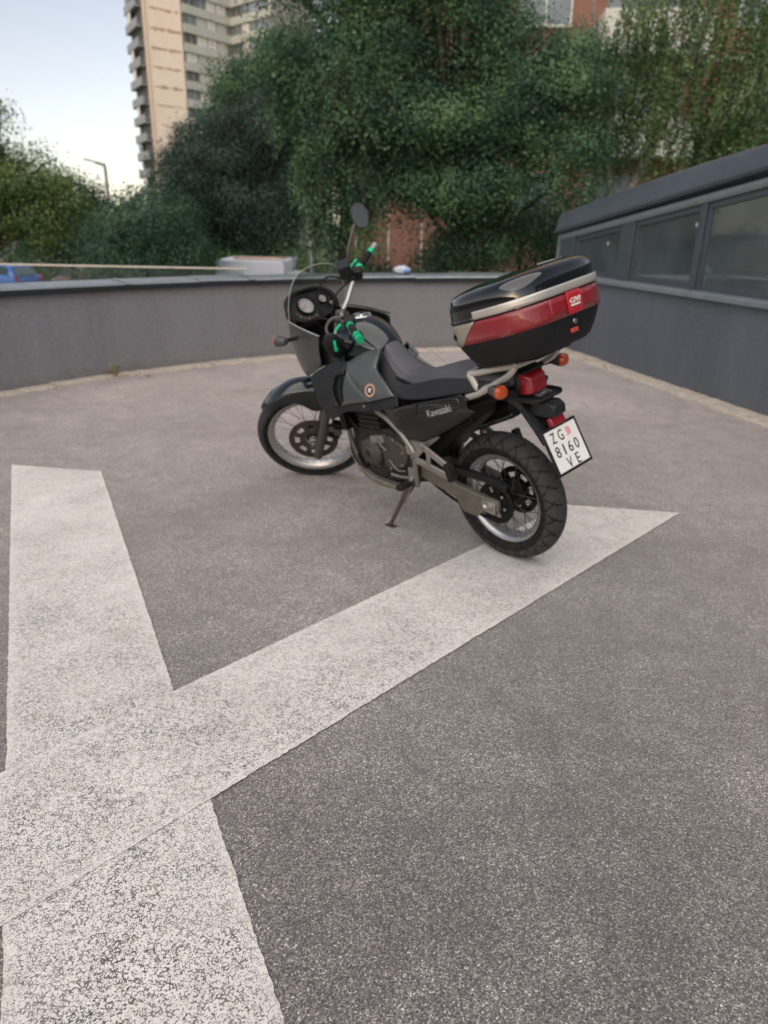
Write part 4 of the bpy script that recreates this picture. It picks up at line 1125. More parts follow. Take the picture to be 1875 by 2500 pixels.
BX, BY, HEAD, LEAN, STEER = .6346, 3.3490, 2.30967, .17375, .8606
fw = np.array((cos(HEAD), sin(HEAD), 0)); lf = np.array((-sin(HEAD), cos(HEAD), 0)); upv = np.array((0, 0, 1.))
up2 = upv * cos(LEAN) + lf * sin(LEAN); lf2 = lf * cos(LEAN) - upv * sin(LEAN)
fw2 = fw - .0074 * up2; fw2 /= np.linalg.norm(fw2); up3 = np.cross(fw2, lf2)
MC = empty('motorcycle')
MC.matrix_world = Matrix(((fw2[0], lf2[0], up3[0], BX), (fw2[1], lf2[1], up3[1], BY), (fw2[2], lf2[2], up3[2], 0.001), (0, 0, 0, 1)))
tag(MC, 'black and grey adventure touring motorcycle with red-banded top case leaning on its side stand', 'motorcycle')
RAKE = radians(27)
SAX = np.array((-sin(RAKE), 0, cos(RAKE)))
FAX = np.array((1.5, 0, .345))
SP0 = FAX - .057 * np.array((cos(RAKE), 0, sin(RAKE)))
def ST(v):
    """turn the handlebar side: rotation about the steering head"""
    d = np.asarray(v, float) - SP0
    return SP0 + d * cos(STEER) + np.cross(np.broadcast_to(SAX, d.shape), d) * sin(STEER) + np.outer(d @ SAX, SAX) * (1 - cos(STEER))
def part(name, g, mat, parent=None, **kw):
    return mk(name, g, mat, MC if parent is None else parent, **kw)
def group_(name, parent=None):
    o = bpy.data.objects.new(name, None); o.empty_display_size = .05; COL.objects.link(o); o.parent = MC if parent is None else parent
    return o

# ---- wheels
def wheel(name, c, R, hw, rr, rw_, xf, ngro, hub_r):
    w = group_(name)
    cx, cy, cz = c
    prof = []
    bead = rr - .004
    k = 28
    for i in range(k + 1):
        t = i / k * 2 - 1
        a = abs(t)
        if a > .74:                       # sidewall
            q = (a - .74) / .26
            r_ = R - hw * .62 + (bead - (R - hw * .62)) * q ** .85
            y_ = hw * (1.0 - .34 * q ** 1.6)
        else:
            ang = a / .74 * radians(76)
            r_ = R - hw * .62 * (1 - cos(ang)) / (1 - cos(radians(76)))
            y_ = hw * sin(ang) / sin(radians(76))
        prof.append((r_, math.copysign(y_, t), t))
    n = 600
    g = G(); vs = []; DEP = []
    for j in range(n):
        th = 2 * pi * j / n
        for r_, y_, t in prof:
            a = abs(t); dep = 0
            if a < .80 and ngro:
                sgn = 1 if t > 0 else -1
                ph = (th * ngro / (2 * pi) + .9 * a ** 1.3 + (.5 if t > 0 else 0)) % 1
                ph2 = (th * ngro / (2 * pi) - 1.1 * a + (.25 if t > 0 else .75)) % 1
                if min(ph, 1 - ph) < .04 and a > .05: dep = .0035
                if a > .34 and min(ph2, 1 - ph2) < .04: dep = .0035
            rr_ = r_ - dep; DEP.append(dep > 0)
            vs.append((cx + rr_ * cos(th), cy + y_, cz + rr_ * sin(th)))
    m_ = len(prof); fs = []
    for j in range(n):
        for i in range(m_ - 1):
            a_, b_ = j * m_ + i, ((j + 1) % n) * m_ + i
            fs.append((a_, a_ + 1, b_ + 1, b_))
    g.add(vs, fs)
    ty = part('tyre', g, ['mc_rubber', 'mc_tread', 'mc_black'], w, xf=xf, sharp=28, fix=False)
    mi = []
    for j in range(n):
        for i in range(m_ - 1):
            tt_ = abs(prof[i][2] + prof[i + 1][2]) / 2
            deep = (DEP[j * m_ + i] + DEP[j * m_ + i + 1] + DEP[((j + 1) % n) * m_ + i] + DEP[((j + 1) % n) * m_ + i + 1]) > 1
            mi.append(2 if deep else (1 if tt_ < .76 else 0))
    ty.data.polygons.foreach_set('material_index', mi)
    g = G()
    g.lathe([(rr - .012, -rw_ + .004), (rr + .002, -rw_), (rr + .004, -rw_ + .004), (rr - .004, -rw_ + .009), (rr - .012, -rw_ * .62), (rr - .024, -rw_ * .42), (rr - .028, 0), (rr - .024, rw_ * .42), (rr - .012, rw_ * .62), (rr - .004, rw_ - .009), (rr + .004, rw_ - .004), (rr + .002, rw_), (rr - .012, rw_ - .004),
             (rr - .02, rw_ * .7), (rr - .034, rw_ * .42), (rr - .037, 0), (rr - .034, -rw_ * .42), (rr - .02, -rw_ * .7), (rr - .012, -rw_ + .004)], c, (0, 1, 0), 96)
    part('rim', g, 'mc_rim', w, xf=xf, sharp=40)
    g = G()
    g.lathe([(.0001, -.062), (.02, -.062), (.022, -.05), (hub_r, -.046), (hub_r, -.036), (hub_r * .72, -.026), (hub_r * .62, 0), (hub_r * .72, .026), (hub_r, .036), (hub_r, .046), (.022, .05), (.02, .062), (.0001, .062)], c, (0, 1, 0), 36)
    part('hub', g, 'mc_black', w, xf=xf)
    g = G(); N = 36
    for q in range(N):
        side = 1 if q % 2 else -1
        tilt = (1 if (q // 2) % 2 else -1) * radians(34)
        a_ = 2 * pi * q / N
        p0 = (cx + hub_r * .93 * cos(a_ + tilt), cy + side * .041, cz + hub_r * .93 * sin(a_ + tilt))
        p1 = (cx + (rr - .033) * cos(a_), cy + side * .006, cz + (rr - .033) * sin(a_))
        g.tube([p0, p1], .0019, 5, caps=False)
        pm = tuple(np.array(p1) + (np.array(p0) - np.array(p1)) * .06)
        g.tube([p1, pm], .0034, 5)
    part('spokes', g, 'mc_spoke_dark' if ngro else 'mc_spoke', w, xf=xf, fix=False)
    return w
def brake_disc(par, c, y, R, xf, nwin=8, inner=.06, mat='mc_disc'):
    cx, _, cz = c
    g = G()
    g.lathe([(R * .76, y - .0025), (R, y - .0025), (R, y + .0025), (R * .76, y + .0025), (R * .76, y - .0025)], (cx, 0, cz), (0, 1, 0), 72)
    for q in range(nwin):
        a = 2 * pi * q / nwin
        g.lathe([(R * .52, y - .003), (R * .78, y - .003), (R * .78, y + .003), (R * .52, y + .003), (R * .52, y - .003)], (cx, 0, cz), (0, 1, 0), 5, a0=a, a1=a + 2 * pi / nwin * .42)
    g.lathe([(R * .3, y - .003), (R * .56, y - .003), (R * .56, y + .003), (R * .3, y + .003), (R * .3, y - .003)], (cx, 0, cz), (0, 1, 0), 48)
    part('brake_disc', g, mat, par, xf=xf, sharp=30)
    g = G()
    for q in range(10):
        a = 2 * pi * (q + .3) / 10
        for r_ in (.82, .9, .96):
            rr_ = R * r_; aa = a + r_ * 1.6
            g.disc((cx + rr_ * cos(aa), y + .0022, cz + rr_ * sin(aa)), (0, 1, 0), .0035, .0012, 8)
    tag(part('drillings', g, 'mc_black', par, xf=xf), kind='stuff')
fwheel = wheel('front_wheel', tuple(FAX), .345, .046, .276, .034, ST, 0, .045)
brake_disc(fwheel, FAX, .058, .15, ST)
g = G(); g.disc((1.5, .058, .345), (0, 1, 0), .028, .035, 20); g.disc((1.5, .09, .345), (0, 1, 0), .014, .02, 12); part('axle', g, 'mc_alloy', fwheel, xf=ST)
# front tread: wide blocks as shallow grooves come from the rear pattern only; side knobs are fine relief
RWC = (0, 0, .32)
rwheel = wheel('rear_wheel', RWC, .32, .066, .226, .046, None, 24, .07)
brake_disc(rwheel, RWC, -.075, .122, None, nwin=7, mat='mc_black')
# sprocket with lightening holes, carrier
g = G()
R_ = .103
vs = []; nT = 42
for j in range(nT * 2):
    a = pi * j / nT; r_ = R_ if j % 2 else R_ - .006
    vs.append((r_ * cos(a), r_ * sin(a)))
inner = [(.078 * cos(pi * j / nT), .078 * sin(pi * j / nT)) for j in range(nT * 2)]
for yy in (.088, .094):
    o_ = [(x, yy, .32 + z) for x, z in vs]; i_ = [(x, yy, .32 + z) for x, z in inner]
    nn_ = len(o_); g.add(o_ + i_, [(k, (k + 1) % nn_, (k + 1) % nn_ + nn_, k + nn_) for k in range(nn_)])
nn_ = len(vs); g.add([(x, .088, .32 + z) for x, z in vs] + [(x, .094, .32 + z) for x, z in vs], [(k, (k + 1) % nn_, (k + 1) % nn_ + nn_, k + nn_) for k in range(nn_)])
for q in range(6):
    a = 2 * pi * q / 6
    g.lathe([(.045, .087), (.08, .087), (.08, .095), (.045, .095), (.045, .087)], (0, 0, .32), (0, 1, 0), 6, a0=a, a1=a + 2 * pi / 6 * .56)
g.lathe([(.02, .085), (.05, .085), (.05, .098), (.02, .098)], (0, 0, .32), (0, 1, 0), 32)
part('sprocket', g, 'mc_black', rwheel, sharp=30)
g = G()
for q in range(6):
    a = 2 * pi * (q + .28) / 6; g.disc((.062 * cos(a), .095, .32 + .062 * sin(a)), (0, 1, 0), .008, .006, 6)
part('sprocket_bolts', g, 'mc_alloy', rwheel)
g = G(); g.disc((0, .125, .32), (0, 1, 0), .018, .016, 6); g.disc((0, .138, .32), (0, 1, 0), .010, .012, 10); part('axle_nut', g, 'mc_alloy', rwheel)

# ---- fork
LEGC = np.array((1.5, 0, .345)) - .043 * np.array((cos(RAKE), 0, sin(RAKE)))
def leg(s, y): p = LEGC + SAX * s; return (p[0], y, p[2])
for sgn in (1, -1):
    fl = group_('fork_leg')
    g = G(); g.tube([leg(s, .098 * sgn) for s in (-.105, -.098, .0, .02, .35, .405, .41)], [.020, .0265, .0275, .0265, .0265, .031, .024], 18); part('slider', g, 'mc_fork', fl, xf=ST)
    g = G(); g.tube([leg(s, .098 * sgn) for s in (.40, .80)], .0205, 16); part('stanchion', g, 'mc_chrome', fl, xf=ST)
    g = G(); g.tube([leg(s, .098 * sgn) for s in (.405, .43, .5)], [.031, .028, .03], 14); part('dust_seal', g, 'mc_black', fl, xf=ST)
    g = G(); g.obox(np.array(leg(-.01, .093 * sgn)) + np.array((.028, 0, .012)), ((cos(RAKE), 0, sin(RAKE)), (0, 1, 0), SAX), (.032, .014, .026)); part('axle_lug', g, 'mc_fork', fl, xf=ST, bevel=.006)
g = G(); g.obox(LEGC + SAX * .60, (np.cross((0, 1, 0), SAX), (0, 1, 0), SAX), (.04, .13, .018)); g.obox(LEGC + SAX * .79, (np.cross((0, 1, 0), SAX), (0, 1, 0), SAX), (.038, .13, .014)); part('triple_clamp', g, 'mc_fork', xf=ST, bevel=.006)
# caliper behind the left slider, hose
cal = group_('brake_caliper')
g = G(); g.obox((1.335, .083, .405), ((.5, 0, -.86), (0, 1, 0), (.86, 0, .5)), (.058, .026, .033)); part('caliper_body', g, 'mc_black', cal, xf=ST, bevel=.012, bseg=3)
g = G(); g.disc((1.325, .105, .40), (0, 1, 0), .024, .012, 18); g.disc((1.352, .105, .435), (0, 1, 0), .02, .012, 18); g.obox((1.375, .078, .43), ((1, 0, .3), (0, 1, 0), (-.3, 0, 1)), (.045, .008, .02)); part('caliper_bridge', g, 'mc_fork', cal, xf=ST, bevel=.003)
g = G(); g.tube(cr([(1.335, .1, .45), (1.31, .125, .55), (1.27, .12, .75), (1.16, .1, .95)], 6), .006, 6); part('brake_hose', g, 'mc_black', cal, xf=ST)

# ---- front fender
g = G(); rings = []
phs = [50, 54, 60, 68, 76, 86, 96, 106, 116, 126, 136, 146]
for ph in phs:
    a = radians(ph)
    t = (ph - 50) / 96
    r0 = .366 + .03 * min(1, (ph - 50) / 38)
    w_ = .028 + .046 * min(1, ((ph - 50) / 18)) ** .6
    drop = .03 + .02 * min(1, max(0, (ph - 56) / 14)) + .125 * max(0, 1 - abs(ph - 112) / 30) ** 1.2
    if ph > 140: drop *= .5
    row = []
    for v in (-1, -.97, -.86, -.6, -.3, 0, .3, .6, .86, .97, 1):
        av = abs(v)
        rr_ = r0 - .010 * (av / .86) ** 2 if av <= .86 else (r0 - .022 if av < .98 else r0 - .012 - drop)
        y_ = w_ * (v if av <= .86 else math.copysign(.98 if av < .98 else 1.06, v))
        row.append((1.5 + rr_ * cos(a), y_, .345 + rr_ * sin(a)))
    rings.append(row)
g.loft(rings, closed=False, caps=False)
part('front_fender', g, 'mc_green', xf=ST, solid=.004, sub=2)

# ---- engine
eng = group_('engine')
g = G()
g.loft([[(x, y, z) for x, z in ((.50, .30), (.52, .50), (.66, .56), (.92, .53), (.96, .40), (.90, .28), (.75, .245))] for y in (-.15, -.13, .13, .15)][1:3])
part('crankcase', g, 'mc_engine', eng, bevel=.015)
g = G()
g.lathe([(.0001, .172), (.03, .172), (.035, .168), (.062, .162), (.078, .15), (.083, .125), (.083, .1)], (.812, 0, .408), (0, 1, 0), 40)
for q in range(5):
    a = .4 + q * 1.25; g.disc((.812 + .088 * cos(a), .128, .408 + .088 * sin(a)), (0, 1, 0), .009, .02, 8)
part('generator_cover', g, 'mc_cover', eng, sharp=25)
g = G(); g.disc((.812, .171, .408), (0, 1, 0), .018, .005, 18); part('cover_plug', g, 'mc_engine', eng)
g = G(); g.plate([(.735, .50), (.66, .535), (.56, .50), (.535, .44), (.55, .38), (.62, .34), (.71, .345)], .10, .148); part('sprocket_cover', g, 'mc_cover', eng, bevel=.014, bseg=3)
g = G(); g.plate([(.80, .505), (.70, .53), (.69, .49), (.79, .47)], .10, .158)
for x, z in ((.62, .52), (.56, .46), (.57, .39), (.66, .35), (.72, .50)): g.disc((x, .147, z), (0, 1, 0), .008, .008, 8)
tag(part('cover_bolts', g, 'mc_alloy', eng, bevel=.004), kind='stuff')
g = G(); g.tube([(.735, .165, .505), (.70, .165, .475), (.67, .16, .455)], .007, 8); part('clutch_arm', g, 'mc_chrome', eng)
g = G(); g.plate([(.74, .52), (.90, .50), (.925, .70), (.77, .71)], -.125, .125)
for q in range(7):
    z = .535 + q * .026
    g.plate([(.725 + q * .003, z), (.905 + q * .003, z - .018), (.906 + q * .003, z - .012), (.726 + q * .003, z + .006)], -.137, .137)
part('cylinders', g, 'mc_engine', eng, sharp=30)
g = G(); g.plate([(.77, .70), (.93, .69), (.94, .77), (.79, .78)], -.14, .14); part('cylinder_head', g, 'mc_engine', eng, bevel=.01)
g = G()
for s in (.06, -.06):
    g.tube(cr([(.92, s, .62), (1.0, s * 1.1, .58), (1.02, s * 1.1, .45), (.98, s, .30), (.86, s * .8, .235), (.6, -.05, .23), (.45, -.13, .3)], 6), .02, 10)
part('exhaust_header', g, 'mc_engine', eng)
g = G(); g.plate([(.985, .50), (1.03, .49), (1.08, .80), (1.035, .81)], -.16, .16); part('radiator', g, 'mc_black', eng, bevel=.004)
g = G(); g.tube(cr([(.90, .11, .50), (.95, .12, .52), (1.0, .12, .56)], 5), .014, 10); g.tube(cr([(.86, .135, .33), (.9, .14, .3), (.96, .13, .36)], 5), .009, 8); part('coolant_hose', g, 'mc_black', eng)

# ---- frame
fr_ = group_('frame')
for s in (1, -1):
    g = G(); g.tube(cr([(1.09, .07 * s, .90), (1.045, .115 * s, .70), (1.023, .13 * s, .588), (1.007, .13 * s, .509), (.996, .13 * s, .427), (.963, .13 * s, .356), (.91, .13 * s, .285), (.80, .13 * s, .25), (.60, .13 * s, .26), (.49, .13 * s, .32)], 5), .0135, 10); part('down_tube', g, 'mc_fork', fr_)
    g = G(); g.tube(cr([(.86, .15 * s, .80), (.697, .18 * s, .687), (.624, .18 * s, .655), (.543, .18 * s, .609), (.487, .18 * s, .563), (.436, .18 * s, .50), (.45, .17 * s, .40), (.47, .15 * s, .30)], 5), .0135, 10); part('side_tube', g, 'mc_frame', fr_)
    for q, sz in ((.645, .0165), (.55, .0165)):
        pass
    g = G(); g.plate([(.486, .56), (.373, .574), (.273, .626), (.259, .621), (.355, .542), (.385, .543), (.454, .476), (.501, .479), (.511, .518)], .16 * s, .172 * s); part('frame_plate', g, 'mc_frame', fr_, bevel=.003)
    g = G(); g.tube(cr([(.46, .12 * s, .62), (.25, .11 * s, .74), (.0, .10 * s, .83), (-.16, .09 * s, .89)], 5), .012, 8); g.tube(cr([(.62, .1 * s, .84), (.3, .11 * s, .82), (-.16, .1 * s, .9)], 5), .012, 8); part('seat_rail', g, 'mc_black', fr_)
g = G(); g.box(.50, .44, -.14, .14, .36, .44); part('pivot_tube', g, 'mc_engine', fr_, bevel=.01)
g = G(); g.tube([(1.085, 0, .80), (1.04, 0, .95)], .035, 14); part('steering_head', g, 'mc_black', fr_)

# footpeg hangers, pegs
for s in (1, -1):
    hg = group_('footpeg_hanger')
    def hp(pts, r): 
        gg = G()
        gg.tube([(x, s * .195, z) for x, z in pts], r, 8); return gg
    g = G()
    H = [(.352, .562), (.331, .556), (.185, .505), (.172, .475), (.185, .447), (.22, .436), (.269, .451), (.402, .463), (.428, .487), (.40, .52)]
    g2 = [(.395, .502), (.350, .540), (.335, .536), (.365, .484)]
    # outer frame bars of the bracket with the two triangular windows left open
    for a_, b_, w_ in (((.352, .560), (.185, .492), .017), ((.428, .484), (.20, .446), .017), ((.43, .482), (.350, .562), .017), ((.318, .54), (.322, .462), .013), ((.19, .50), (.19, .44), .022)):
        d = np.array((b_[0] - a_[0], 0, b_[1] - a_[1])); L = np.linalg.norm(d); d /= L
        g.obox(((a_[0] + b_[0]) / 2, s * .195, (a_[1] + b_[1]) / 2), (d, (0, 1, 0), np.cross(d, (0, 1, 0))), (L / 2 + w_ * .5, .006 + .0006 * w_ * 100, w_))
    part('hanger_bracket', g, 'mc_alloy', hg, bevel=.004)
    pg = group_('footpeg', hg) if False else None
    g = G(); g.obox((.13, s * .245, .505), ((.35, 0, .94), (0, 1, 0), (.94, 0, -.35)), (.045, .022, .017)); part('passenger_peg', g, 'mc_rubber', hg, bevel=.01, bseg=3)
    g = G(); g.tube([(.18, s * .2, .465), (.15, s * .225, .485)], .012, 8); part('peg_pivot', g, 'mc_alloy', hg)
g = G(); g.obox((.475, .235, .335), ((0, 1, 0), (1, 0, 0), (0, 0, 1)), (.045, .019, .013)); part('rider_peg', g, 'mc_rubber', bevel=.007)
g = G(); g.obox((.475, -.235, .335), ((0, 1, 0), (1, 0, 0), (0, 0, 1)), (.045, .019, .013)); part('rider_peg', g, 'mc_rubber', bevel=.007)
g = G(); g.tube(cr([(.475, .16, .36), (.48, .17, .35), (.475, .2, .335)], 4), .012, 8); g.obox((.48, .165, .375), ((1, 0, 0), (0, 1, 0), (0, 0, 1)), (.024, .008, .03)); part('peg_bracket', g, 'mc_alloy', bevel=.003)
sh_ = group_('gear_lever')
g = G(); g.tube(cr([(.50, .165, .345), (.57, .172, .335), (.64, .18, .338)], 4), .007, 8); g.tube(cr([(.54, .16, .37), (.6, .16, .36), (.66, .155, .40)], 4), .004, 6); part('lever_arm', g, 'mc_alloy', sh_)
g = G(); g.tube([(.64, .175, .338), (.64, .225, .338)], .011, 10); part('toe_rubber', g, 'mc_rubber', sh_)

# ---- swingarm, chain
sw = group_('swingarm')
for s in (1, -1):
    g = G(); g.loft([[(x, s * y0, z0), (x, s * y1, z0), (x, s * y1, z1), (x, s * y0, z1)] for x, y0, y1, z0, z1 in ((.49, .10, .135, .355, .42), (.36, .095, .132, .325, .400), (.20, .090, .124, .290, .368), (.08, .088, .122, .280, .350), (-.035, .088, .122, .285, .342))]); part('arm', g, 'mc_swing', sw, bevel=.008, bseg=3)
g = G(); g.obox((.012, .13, .309), ((1, 0, .03), (0, 1, 0), (-.03, 0, 1)), (.042, .005, .031)); part('chain_adjuster', g, 'mc_alloy', sw, bevel=.004)
g = G(); g.obox((.022, .1355, .31), ((1, 0, .03), (0, 1, 0), (-.03, 0, 1)), (.016, .001, .008)); part('adjuster_slot', g, 'mc_white', sw)
g = G(); g.plate([(.235, .29), (.19, .225), (.10, .222), (.065, .262), (.10, .285)], .088, .118); part('chain_guide', g, 'mc_swing', sw, bevel=.006)
g = G(); g.tube([(.46, -.1, .385), (.46, .1, .385)], .03, 14); g.box(.33, .40, -.1, .1, .335, .39); part('cross_member', g, 'mc_swing', sw, bevel=.005)
g = G(); pts = []
for q in range(25):
    a = pi / 2 + .10 + q * (pi - .1) / 24; pts.append((.100 * cos(a), .091, .32 + .100 * sin(a)))
fs_ = [(.495 + .04 * cos(a), .091, .385 + .04 * sin(a)) for a in np.linspace(-pi / 2, pi / 2, 9)]
low = [(.495 + (0 - .495) * 0, 0, 0)]
loop = pts + [(.16, .091, .232), (.33, .091, .275)] + fs_ + [(.33, .091, .424), (.16, .091, .424)]
g.tube(cr(loop, 3, True), .0075, 6, closed=True); part('chain', g, 'mc_black')
g = G(); g.loft([[(x, .078, z), (x, .078, z + .012), (x, .105, z + .012), (x, .107, z - .02), (x, .104, z - .02), (x, .1, z)] for x, z in ((.33, .435), (.2, .437), (.06, .438), (-.03, .432), (-.075, .415))]); part('chain_guard', g, 'mc_plastic', bevel=.002)

# skid plate
g = G(); g.loft([[(x, -w_ * 1.02, z + h_), (x, -w_, z + .012), (x, -w_ * .7, z), (x, w_ * .7, z), (x, w_, z + .012), (x, w_ * 1.02, z + h_)] for x, z, w_, h_ in ((1.05, .41, .10, .03), (1.03, .31, .125, .04), (.96, .24, .142, .06), (.85, .20, .148, .065), (.72, .195, .148, .06), (.62, .21, .14, .045))], closed=False, caps=False)
part('skid_plate', g, 'mc_skid', solid=.004, sub=1)

# side stand
ss = group_('side_stand')
foot = np.array((.640, .221, .041)); piv = np.array((.505, .150, .315))
g = G(); g.tube(cr([piv, piv * .6 + foot * .4 + np.array((0, .01, 0)), foot + np.array((0, 0, .008))], 5), [.024, .024, .023, .021, .017, .013, .012, .011, .011, .011, .011], 10); part('stand_leg', g, 'mc_rust', ss)
g = G(); g.obox(foot, ((1, 0, 0), (0, cos(LEAN), sin(LEAN)), (0, -sin(LEAN), cos(LEAN))), (.036, .02, .004)); part('stand_foot', g, 'mc_rust', ss, bevel=.003)
g = G(); g.obox(piv + np.array((-.01, -.008, .025)), ((.3, 0, 1), (0, 1, 0), (1, 0, -.3)), (.04, .012, .024)); part('stand_bracket', g, 'mc_rust', ss, bevel=.004)
g = G(); g.tube([tuple(piv + np.array((-.02, .012, .02))), tuple(piv * .55 + foot * .45 + np.array((-.025, .006, 0)))], .006, 8); part('stand_spring', g, 'mc_alloy', ss)

# ---- inner masses: battery box, inner mudguard, shock
g = G(); g.loft([[(x, -w_, z0), (x, -w_, z1), (x, w_, z1), (x, w_, z0)] for x, w_, z0, z1 in ((.62, .10, .60, .84), (.50, .12, .50, .80), (.36, .12, .47, .80), (.27, .10, .56, .84), (.12, .09, .70, .88))]); part('airbox', g, 'mc_black', bevel=.01)
g = G(); g.loft([[(r_ * cos(radians(a)), v, .33 + r_ * sin(radians(a))) for v, r_ in ((-.085, .40), (-.07, .44), (0, .45), (.07, .44), (.085, .40))] for a in (8, 18, 28, 38, 46)], closed=False, caps=False); part('inner_mudguard', g, 'mc_plastic', solid=.004)
g = G(); g.tube([(.40, 0, .48), (.30, 0, .80)], .035, 14); part('shock_absorber', g, 'mc_black')

# ---- curved body panels from an outline
def panel(name, outline, yf, mat, thick=.012, parent=None, sides=(1, -1), smooth_k=3, corner=(), cuts=2, bev=0., out=0.):
    res = []
    n0 = len(outline)
    ol = []
    for i in range(n0):
        if smooth_k > 1 and i not in corner and (i + 1) % n0 not in corner:
            seg = cr([outline[i - 1], outline[i], outline[(i + 1) % n0], outline[(i + 2) % n0]], smooth_k)[smooth_k:2 * smooth_k]
        else:
            a, b_ = np.array(outline[i]), np.array(outline[(i + 1) % n0]); seg = [tuple(a + (b_ - a) * t / smooth_k) for t in range(smooth_k)]
        ol += seg
    for s in sides:
        bm = bmesh.new()
        vs = [bm.verts.new((x, 0, z)) for x, z in ol]
        es = [bm.edges.new((vs[i], vs[(i + 1) % len(vs)])) for i in range(len(vs))]
        bmesh.ops.triangle_fill(bm, use_beauty=True, edges=es)
        bmesh.ops.beautify_fill(bm, faces=bm.faces, edges=bm.edges)
        bnd = set(e for e in bm.edges if e.is_boundary)
        for _ in range(cuts):
            inn = [e for e in bm.edges if not e.is_boundary and e.calc_length() > .03]
            if not inn: break
            bmesh.ops.subdivide_edges(bm, edges=inn, cuts=1)
            bmesh.ops.triangulate(bm, faces=bm.faces)
            bmesh.ops.beautify_fill(bm, faces=bm.faces, edges=[e for e in bm.edges if not e.is_boundary])
        me = bpy.data.meshes.new(name)
        for v in bm.verts:
            v.co.y = s * (yf(v.co.x, v.co.z) + out)
        bmesh.ops.recalc_face_normals(bm, faces=bm.faces)
        # make the outer side face away from the centre plane
        if sum(f.normal.y * f.calc_area() for f in bm.faces) * s < 0:
            bmesh.ops.reverse_faces(bm, faces=bm.faces)
        bm.to_mesh(me); bm.free()
        me.materials.append(MATS[mat])
        me.polygons.foreach_set('use_smooth', [True] * len(me.polygons))
        o = bpy.data.objects.new(name, me); COL.objects.link(o); o.parent = MC if parent is None else parent
        md = o.modifiers.new('s', 'SOLIDIFY'); md.thickness = thick; md.offset = -1; md.use_even_offset = False
        bv = o.modifiers.new('b', 'BEVEL'); bv.width = bev if bev else min(.003, thick * .3); bv.segments = 2; bv.limit_method = 'ANGLE'; bv.angle_limit = radians(50)
        res.append(o)
    return res
def FY(x, z):
    y = .4946 + .1318 * x - .437 * z
    k = 40.
    return -math.log(math.exp(-k * y) + math.exp(-k * .268)) / k + .004 - .42 * max(0, z - .90)
PANEL = [(.631, 1.003), (.70, .986), (.777, .953), (.846, .911), (.911, .869), (.934, .826), (.941, .769), (.936, .71), (.915, .686), (.773, .726), (.644, .756), (.504, .799), (.572, .851), (.638, .902), (.649, .93), (.638, .965)]
LOWF = [(1.175, .79), (1.11, .828), (1.004, .882), (.93, .912), (.87, .915), (.72, .83), (.56, .812), (.50, .80), (.478, .752), (.519, .736), (.666, .699), (.845, .664), (.919, .621), (.983, .597), (1.06, .636), (1.11, .675), (1.15, .742)]
# the lower fairing sweeps towards the centre line at its front edge
FL = lambda x, z: FY(x, z) - .014 - .55 * max(0, x - 1.0) ** 1.5 - .02 * max(0, .72 - z)
panel('lower_fairing', LOWF, FL, 'mc_panel_dark', .014, smooth_k=3, corner=(0, 7, 8, 13), sides=(1,))
LOWF_R = LOWF[:3] + [(.93, .88), (.87, .85), (.72, .775), (.56, .78), (.50, .775)] + LOWF[8:]
panel('lower_fairing', LOWF_R, FL, 'mc_panel_dark', .014, smooth_k=3, corner=(0, 7, 8, 13), sides=(-1,))
# grey shroud split at its diagonal joint, with the air slot left open in the front half
REAR = [(.668, .990), (.73, .974), (.785, .948), (.835, .918), (.829, .886), (.797, .846), (.734, .803), (.645, .757), (.504, .799), (.572, .851), (.638, .902), (.655, .93), (.662, .96)]
FRONT = [(.840, .915), (.911, .869), (.934, .826), (.941, .769), (.936, .71), (.915, .686), (.773, .726), (.649, .755), (.738, .800), (.801, .844), (.833, .884)]
SLOT = [(.895, .852), (.912, .815), (.914, .762), (.900, .712), (.836, .728), (.843, .776), (.840, .822), (.838, .855)]
panel('tank_shroud', REAR, FY, 'mc_panel', .02, smooth_k=3, corner=(0, 3, 7, 8), out=.006, bev=.004, sides=(1,))
REAR_R = [(.66, .79), (.74, .815), (.80, .845), (.832, .868)] + REAR[4:9] + [(.58, .79)]
panel('tank_shroud', REAR_R, FY, 'mc_panel', .02, smooth_k=3, corner=(0, 3, 7, 8), out=.0, bev=.004, sides=(-1,))
FR_OUT = [(.836, .914), (.911, .869), (.934, .826), (.941, .769), (.936, .71), (.915, .686), (.87, .698), (.893, .722), (.912, .765), (.908, .815), (.889, .852), (.842, .862), (.834, .886)]
FR_IN = [(.837, .855), (.842, .822), (.845, .776), (.836, .735), (.862, .7), (.773, .726), (.649, .755), (.738, .800), (.801, .844), (.832, .880)]
panel('duct_surround', FR_OUT, FY, 'mc_panel_dark', .02, smooth_k=3, corner=(0, 5, 6, 12), out=.014, bev=.005)
panel('shroud_insert', FR_IN, FY, 'mc_panel', .02, smooth_k=3, corner=(0, 4, 6, 9), out=.004, bev=.004)
panel('air_duct', SLOT, lambda x, z: FY(x, z) - .03, 'mc_black', .01, smooth_k=3)
